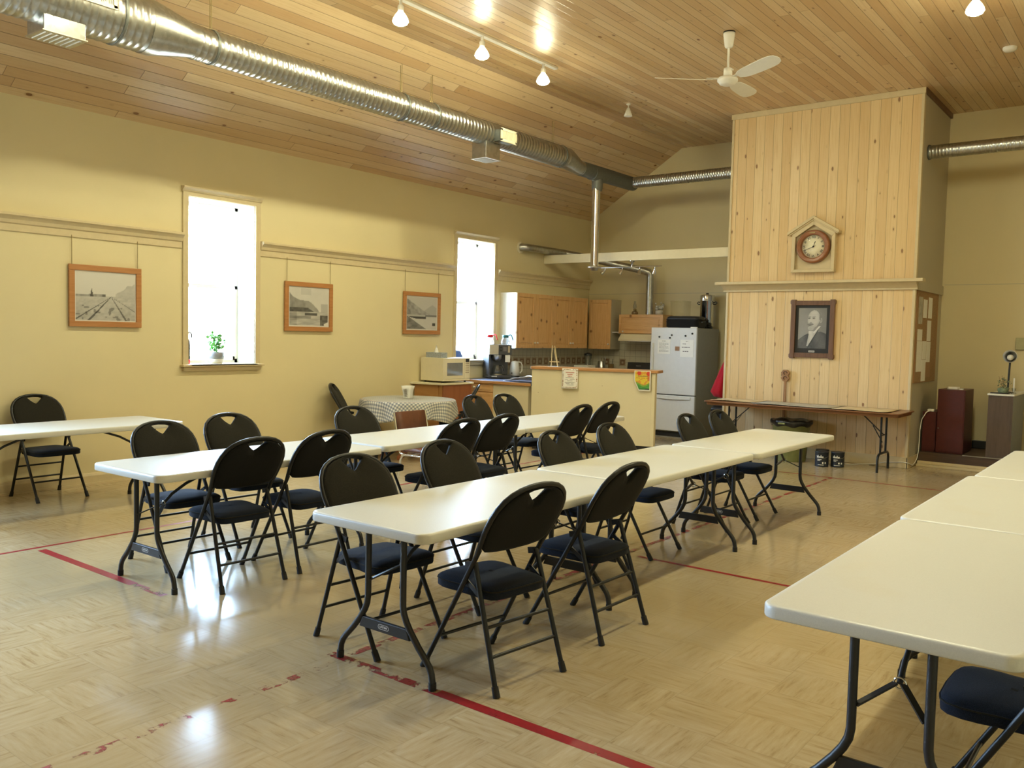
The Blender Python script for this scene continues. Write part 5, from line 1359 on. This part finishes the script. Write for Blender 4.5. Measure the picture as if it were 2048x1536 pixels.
# brown folding table in front of the chimney
BX0, BX1, BY0, BY1 = -5.14, -2.60, 10.96, 11.715
r = thing('brown_folding_table', 'long brown folding table in front of the pine chimney', 'table', ((BX0+BX1)/2,(BY0+BY1)/2,0))
b = MB(); b.loft([[V(x,y,z) for x,y in rrect(BX0+i,BX1-i,BY0+i,BY1-i,0.04)] for z,i in ((0.700,0.03),(0.705,0.026),(0.735,0.026),(0.737,0.0),(0.752,0.0),(0.755,0.004))]); b.build('tabletop', M['brown'], r, r)
for s, xl in ((1,-2.87),(-1,-4.87)):
    for y in (11.22, 11.46):
        yo = 11.13 if y < 11.3 else 11.60
        lg = MB().tube([(xl,y,0.70),(xl,y,0.235),(xl,y,0.225)], 0.013, 10).build('leg', M['blackm'], r, r)
    MB().tube([(xl,11.11,0.0),(xl,11.11,0.15),(xl,11.125,0.195),(xl,11.17,0.22),(xl,11.34,0.225),(xl,11.55,0.22),(xl,11.595,0.195),(xl,11.61,0.15),(xl,11.61,0.0)], 0.015, 10).build('foot_frame', M['blackm'], r, r)
    MB().cyl((xl,11.22,0.45),(xl,11.46,0.45),0.008,None,8).build('leg_rail', M['blackm'], r, r)
    MB().bar((xl,11.34,0.455),(xl-s*0.27,11.34,0.70),0.03,0.008).bar((xl,11.30,0.36),(xl-s*0.13,11.34,0.56),0.014,0.006).build('folding_brace', M['blackm'], r, r)
def chart(name, x0, x1, y0, y1, mat, lab, cz):
    n = 12; vs = []
    for j in range(n+1):
        for i in range(n+1):
            s, t = i/n, j/n
            vs.append((x0+(x1-x0)*s, y0+(y1-y0)*t, cz+0.010*vn(s*3,t*3,4)*(1-t)+0.012*max(0,s-0.85)/0.15*vn(t*3,s*5)))
    fs = [(j*(n+1)+i, j*(n+1)+i+1, (j+1)*(n+1)+i+1, (j+1)*(n+1)+i) for j in range(n) for i in range(n)]
    o = MB().add(vs, fs, True).build(name, M[mat], loc=((x0+x1)/2,(y0+y1)/2,cz))
    m = o.modifiers.new('thick', 'SOLIDIFY'); m.thickness = 0.002
    tag(o, lab, 'map', 'old maps spread on the brown table')
chart('map_sheet', -5.10, -4.47, 11.10, 11.66, 'agepaper', 'tan map sheet on the left end of the brown table', 0.7575)
chart('map_sheet', -4.46, -3.42, 10.95, 11.60, 'greypaper', 'grey glossy map sheet in the middle of the brown table', 0.7575)
chart('map_sheet', -3.41, -2.74, 10.955, 11.62, 'agepaper', 'tan map sheet with curled edge on the right end of the brown table', 0.7575)
# carved staff
r = thing('carved_staff', 'wooden staff with a carved head leaning behind the brown table', 'staff', (-4.30,11.75,0))
sx = -4.295
def sp(z): return 11.735+0.016*(z/1.2)
MB().bar((sx,sp(0),0.0),(sx,sp(1.06),1.06),0.034,0.02).build('shaft', M['carve'], r, r, bevel=0.004)
b = MB()
for zc in (1.085, 1.155):
    b.prism([(sx-0.064,zc),(sx-0.03,zc-0.045),(sx+0.03,zc-0.045),(sx+0.064,zc),(sx+0.03,zc+0.043),(sx-0.03,zc+0.043)], sp(zc)-0.014, sp(zc)+0.012, 'y')
b.build('head', M['carve'], r, r, bevel=0.004)
b = MB()
for zc in (1.085, 1.155):
    pts = [(sx+0.024*math.cos(a), sp(zc)-0.016, zc+0.022*math.sin(a)) for a in [i*0.45 for i in range(11)]]
    b.tube(pts, 0.006, 6)
b.build('carving', M['walnut'], r, r)
# bin under the table
c = (-4.06,11.40,0)
r = thing('rubbish_bin', 'olive green round rubbish bin under the brown table', 'bin', c)
MB().lathe([(0.001,0.0),(0.195,0.0),(0.20,0.01),(0.245,0.50),(0.262,0.505),(0.262,0.525),(0.245,0.53),(0.235,0.50),(0.19,0.03),(0.001,0.03)], c, 40).build('bin_body', M['olive'], r, r)
rings = []
for q, z in ((0.25,0.47),(0.268,0.495),(0.272,0.53),(0.262,0.548),(0.24,0.55),(0.21,0.53),(0.15,0.50)):
    rings.append([V(c[0]+q*(1+0.02*math.sin(9*a)+0.015*math.sin(5*a+1))*math.cos(a), c[1]+q*(1+0.02*math.sin(9*a))*math.sin(a), z+(0.012*math.sin(7*a) if z < 0.52 else 0.008*math.sin(6*a))) for a in [2*math.pi*k/48 for k in range(48)]])
MB().loft(rings, False, True).build('bin_liner', M['bag'], r, r)
MB().box(c[0]-0.075, c[0]+0.02, c[1]-0.30, c[1]-0.275, 0.500, 0.522).build('carry_handle', M['olive'], r, r, bevel=0.006)
# paint cans
def can(x, y, lab, first=[]):
    if first:
        o = copy_tree(first[0]); o.location = (x,y,0); o['label'] = lab; return
    r = thing('paint_can', lab, 'paint can', (x,y,0), 0.55, 'dark paint cans on the floor'); first.append(r)
    MB().lathe([(0.001,0.0),(0.081,0.0),(0.084,0.004),(0.082,0.01),(0.082,0.178),(0.085,0.182),(0.085,0.19),(0.078,0.192)], (0,0,0), 32).build('can_body', M['label'], r)
    MB().lathe([(0.078,0.190),(0.072,0.186),(0.05,0.184),(0.001,0.184)], (0,0,0), 32).build('lid', M['steel'], r)
    MB().tube([(0.083*math.cos(a), 0.083*math.sin(a)-0.004, 0.165-0.05*math.sin((a-math.pi)/math.pi*math.pi)) for a in [math.pi*1.15+i*math.pi*0.7/12 for i in range(13)]], 0.002, 5).build('bail_wire', M['steel'], r)
    def patch(b, a0, a1, z0, z1, n=6):
        for i in range(n):
            p, q = a0+(a1-a0)*i/n, a0+(a1-a0)*(i+1)/n; R = 0.0827
            b.add([(R*math.cos(p),R*math.sin(p),z0),(R*math.cos(q),R*math.sin(q),z0),(R*math.cos(q),R*math.sin(q),z1),(R*math.cos(p),R*math.sin(p),z1)], [(0,1,2,3)])
    b = MB(); F = -math.pi/2; rn = random.Random(4)
    a = F-1.0
    for k in range(7):
        patch(b, a, a+0.11, 0.115, 0.135+(0.014 if k in (1,4) else 0), 1); a += 0.15
    patch(b, F-0.9, F-0.25, 0.090, 0.097); patch(b, F-0.9, F-0.45, 0.076, 0.081); patch(b, F-0.8, F+0.1, 0.022, 0.027)
    patch(b, F-0.15, F+0.05, 0.04, 0.062, 2); patch(b, F+0.25, F+0.45, 0.04, 0.062, 2)
    b.build('label_print', M['paper'], r)
can(-3.565, 11.165, 'dark paint can in front left of the cluster under the brown table')
can(-3.395, 11.27, 'dark paint can on the right of the cluster under the brown table')
can(-3.625, 11.375, 'dark paint can standing behind the front left can')

# ================================================================== RIGHT-HAND CORNER
r = thing('cork_board', 'tall cork notice board on the grey right side of the chimney', 'board', (CX1,12.48,1.10))
BX(CX1+0.001, CX1+0.014, 11.90, 13.06, 1.10, 2.275).build('cork', M['cork'], r, r)
MB().box(CX1+0.001, CX1+0.018, 11.885, 11.90, 1.09, 2.283).box(CX1+0.001, CX1+0.018, 13.06, 13.075, 1.09, 2.283).box(CX1+0.001, CX1+0.018, 11.90, 13.06, 1.09, 1.10).box(CX1+0.001, CX1+0.018, 11.90, 13.06, 2.275, 2.283).build('frame', M['carve'], r, r)
def zc(x0, x1, v0, v1):
    def y(x, v):
        xl = 100-70*(v-120)/1300; xr = 390-65*(v-175)/1235
        return 11.90+(x-xl)/(xr-xl)*1.16
    vm = (v0+v1)/2; return y(x0,vm), y(x1,vm), 2.275-(v1-150)/1265*1.175, 2.275-(v0-150)/1265*1.175
labs = ['white paper strip high on the cork board, left of centre','white paper strip highest on the cork board, right of centre','white paper in the middle of the cork board','white paper at the left edge of the cork board, upper of two','white paper at the left edge of the cork board, lower of two','long white paper low in the middle of the cork board, upper half','long white paper low in the middle of the cork board, bottom half','white paper low on the cork board, right of the long one','brown picture postcard at the bottom right of the cork board','dark picture sheet at the top left of the cork board']
for (q, lab) in zip([(170,222,250,510),(243,296,210,508),(220,274,540,835),(83,148,676,836),(68,140,840,1270),(150,203,838,1100),(132,190,1104,1410),(207,262,846,1140),(195,262,1150,1360),(105,158,225,600)], labs):
    a, c, e, f = zc(*q)
    o = BX(CX1+0.0142, CX1+0.0165, a, c, e, f).build('pinned_paper', M['carve'] if 'postcard' in lab else M['greypaper'] if 'dark' in lab else M['paper'], loc=(CX1+0.0142,(a+c)/2,e))
    tag(o, lab, 'paper', 'papers pinned to the cork board')
r = thing('step_platform', 'low dark wooden platform right of the chimney', 'platform', (-0.9,12.75,0))
BX(-2.652, 0.88, 12.24, YF-0.022, 0, 0.178).build('deck', M['plank'], r, r)
BX(-2.13, 0.88, 12.225, 12.26, 0.176, 0.186).build('nosing', M['steel'], r, r)
BX(-2.655, 0.88, 12.13, 12.22, 0, 0.03).box(-2.655, 0.88, 12.20, 12.238, 0.03, 0.065).build('threshold', M['trim'], r, r, bevel=0.004)
r = thing('red_cabinet', 'tall dark red cabinet on the platform by the chimney', 'cabinet', (-2.31,12.63,0.18), 0, 'dark red cabinets on the platform')
BX(-2.475, -2.150, 12.36, 12.92, 0.1795, 1.012).build('body', M['redcab'], r, r, bevel=0.004)
d = BX(-2.465, -2.160, 12.352, 12.36, 0.20, 0.995).build('door', M['redcab'], r, r, bevel=0.002); knob((-2.45,12.352,0.50), (0,-1,0), d, r, 'steel', 0.5)
r = thing('red_cabinet', 'short dark red cabinet squeezed between the tall one and the chimney', 'cabinet', (-2.57,12.63,0.18), 0, 'dark red cabinets on the platform')
BX(-2.650, -2.486, 12.38, 12.90, 0.1795, 0.706).build('body', M['redcab'], r, r, bevel=0.004); BX(-2.643, -2.493, 12.372, 12.38, 0.20, 0.69).build('door', M['redcab'], r, r)
r = thing('white_device', 'small flat white device on the tall red cabinet', 'device', (-2.30,12.5,1.0125))
MB().prism(rrect(-2.385,-2.25,12.42,12.56,0.03), 1.0125, 1.045, 'z').build('case', M['white'], r, r, bevel=0.006)
MB().box(-2.25, -2.20, 12.46, 12.52, 1.0125, 1.025).build('plug', M['white'], r, r)
o = BX(-2.20, -1.88, YF-0.085, YF-0.023, 0.1795, 0.285).build('baseboard_heater', M['black'], loc=(-2.04,YF-0.05,0.18), bevel=0.006)
tag(o, 'black skirting heater on the platform between the cabinets', 'heater')
r = thing('pedestal_cabinet', 'dark pedestal cabinet with white top on the platform at right', 'cabinet', (-1.74,12.7,0.18))
BX(-1.872, -1.602, 12.275, 13.25, 0.1795, 0.972).build('body', M['bluegrey'], r, r); BX(-1.874, -1.60, 12.265, 12.275, 0.1795, 0.972).build('front_panel', M['darkside'], r, r)
MB().box(-1.885, -1.585, 12.245, 13.26, 0.972, 0.995).build('top', M['white'], r, r, bevel=0.004)
r = thing('desk_lamp', 'lamp with round head and dark stem on the white-topped pedestal', 'lamp', (-1.715,12.62,0.995))
MB().lathe([(0.07,0.001),(0.07,0.012),(0.02,0.02),(0.001,0.02)], (0,0,0), 24).build('base', M['black'], r)
MB().cyl((0,0,0.015),(0.01,0,0.40),0.012,None,12).build('stem', M['black'], r)
MB().lathe([(0.025,0.06),(0.05,0.035),(0.078,-0.02),(0.082,-0.03),(0.078,-0.028),(0.045,0.03),(0.001,0.045)], (0.01,0,0.47), 28, 'y').build('shade', M['steel'], r)
MB().sphere((0.012,-0.01,0.455), 0.038, 16, 10).build('bulb', M['white'], r)
MB().bar((0.01,0.03,0.40),(0.01,0.05,0.46),0.015,0.015).build('swivel', M['black'], r)
r = thing('flower_arrangement', 'sage green flower arrangement on a dark tray on the pedestal', 'flowers', (-1.735,12.33,0.995))
MB().prism(rrect(-0.125,0.08,-0.06,0.06,0.015), 0.0005, 0.014, 'z').build('tray', M['black'], r)
MB().lathe([(0.05,0.014),(0.06,0.03),(0.065,0.06),(0.055,0.075),(0.001,0.07)], (0.01,0,0), 20).build('bowl', M['sage'], r)
b = MB(); rn = random.Random(6)
for k in range(60):
    a = rn.uniform(0,6.28); q = rn.uniform(0.0,0.085); h = rn.uniform(0.05,0.17)*(1.15-q*5*0.6); p = V(0.01+q*math.cos(a), q*math.sin(a)*0.6, h); d = V(rn.uniform(-1,1),rn.uniform(-1,1),rn.uniform(0,1)).normalized()*0.032; s = d.cross(V(0.2,0.1,1)).normalized()*0.010
    b.add([p,p+d*0.5+s,p+d,p+d*0.5-s,p+d*0.5+V(0,0,0.005)],[(0,1,4),(1,2,4),(2,3,4),(3,0,4)])
b.build('foliage', M['sage'], r)
b = MB()
for k in range(5): b.cyl((0.01,0,0.06),(rn.uniform(-0.06,0.07),rn.uniform(-.02,.02),rn.uniform(0.17,0.24)),0.002,None,5)
b.build('twigs', M['carve'], r)
r = thing('candle', 'thin white candle in a glass holder on the pedestal', 'candle', (-1.612,12.36,0.995))
MB().lathe([(0.025,0.001),(0.03,0.01),(0.012,0.03),(0.024,0.06),(0.026,0.075)], (0,0,0), 18).build('holder', M['smoke'], r); MB().cyl((0,0,0.03),(0,0,0.20),0.009,None,12).build('taper', M['paper'], r)
o = BX(-1.745, -1.60, YF-0.045, YF-0.0045, 1.548, 1.708).build('thermostat_box', M['greenbox'], loc=(-1.67,YF-0.02,1.63), bevel=0.005); tag(o, 'plain sage box on the far wall at the right edge', 'wall box')
# white cable
b = MB(); b.tube([(-2.555,12.40,0.712),(-2.56,12.36,0.722),(-2.60,12.335,0.70),(-2.645,12.30,0.60),(-2.655,12.27,0.46),(-2.65,12.25,0.34),(-2.648,12.225,0.20),(-2.65,12.16,0.09),(-2.66,12.09,0.045),(-2.665,11.98,0.022),(-2.66,11.85,0.05),(-2.665,11.752,0.075),(-2.72,11.748,0.08),(-2.95,11.747,0.055),(-3.08,11.745,0.018),(-3.22,11.70,0.008),(-3.30,11.58,0.008),(-3.42,11.50,0.008),(-3.5,11.52,0.008)], 0.006, 8)
r = thing('power_cable', 'white power cable drooping from the red cabinet to the floor', 'cable', (-2.64,12.0,0))
b.build('cord', M['white'], r, r); MB().box(-2.60, -2.52, 12.39, 12.47, 0.7065, 0.74).build('adapter', M['white'], r, r, bevel=0.006)
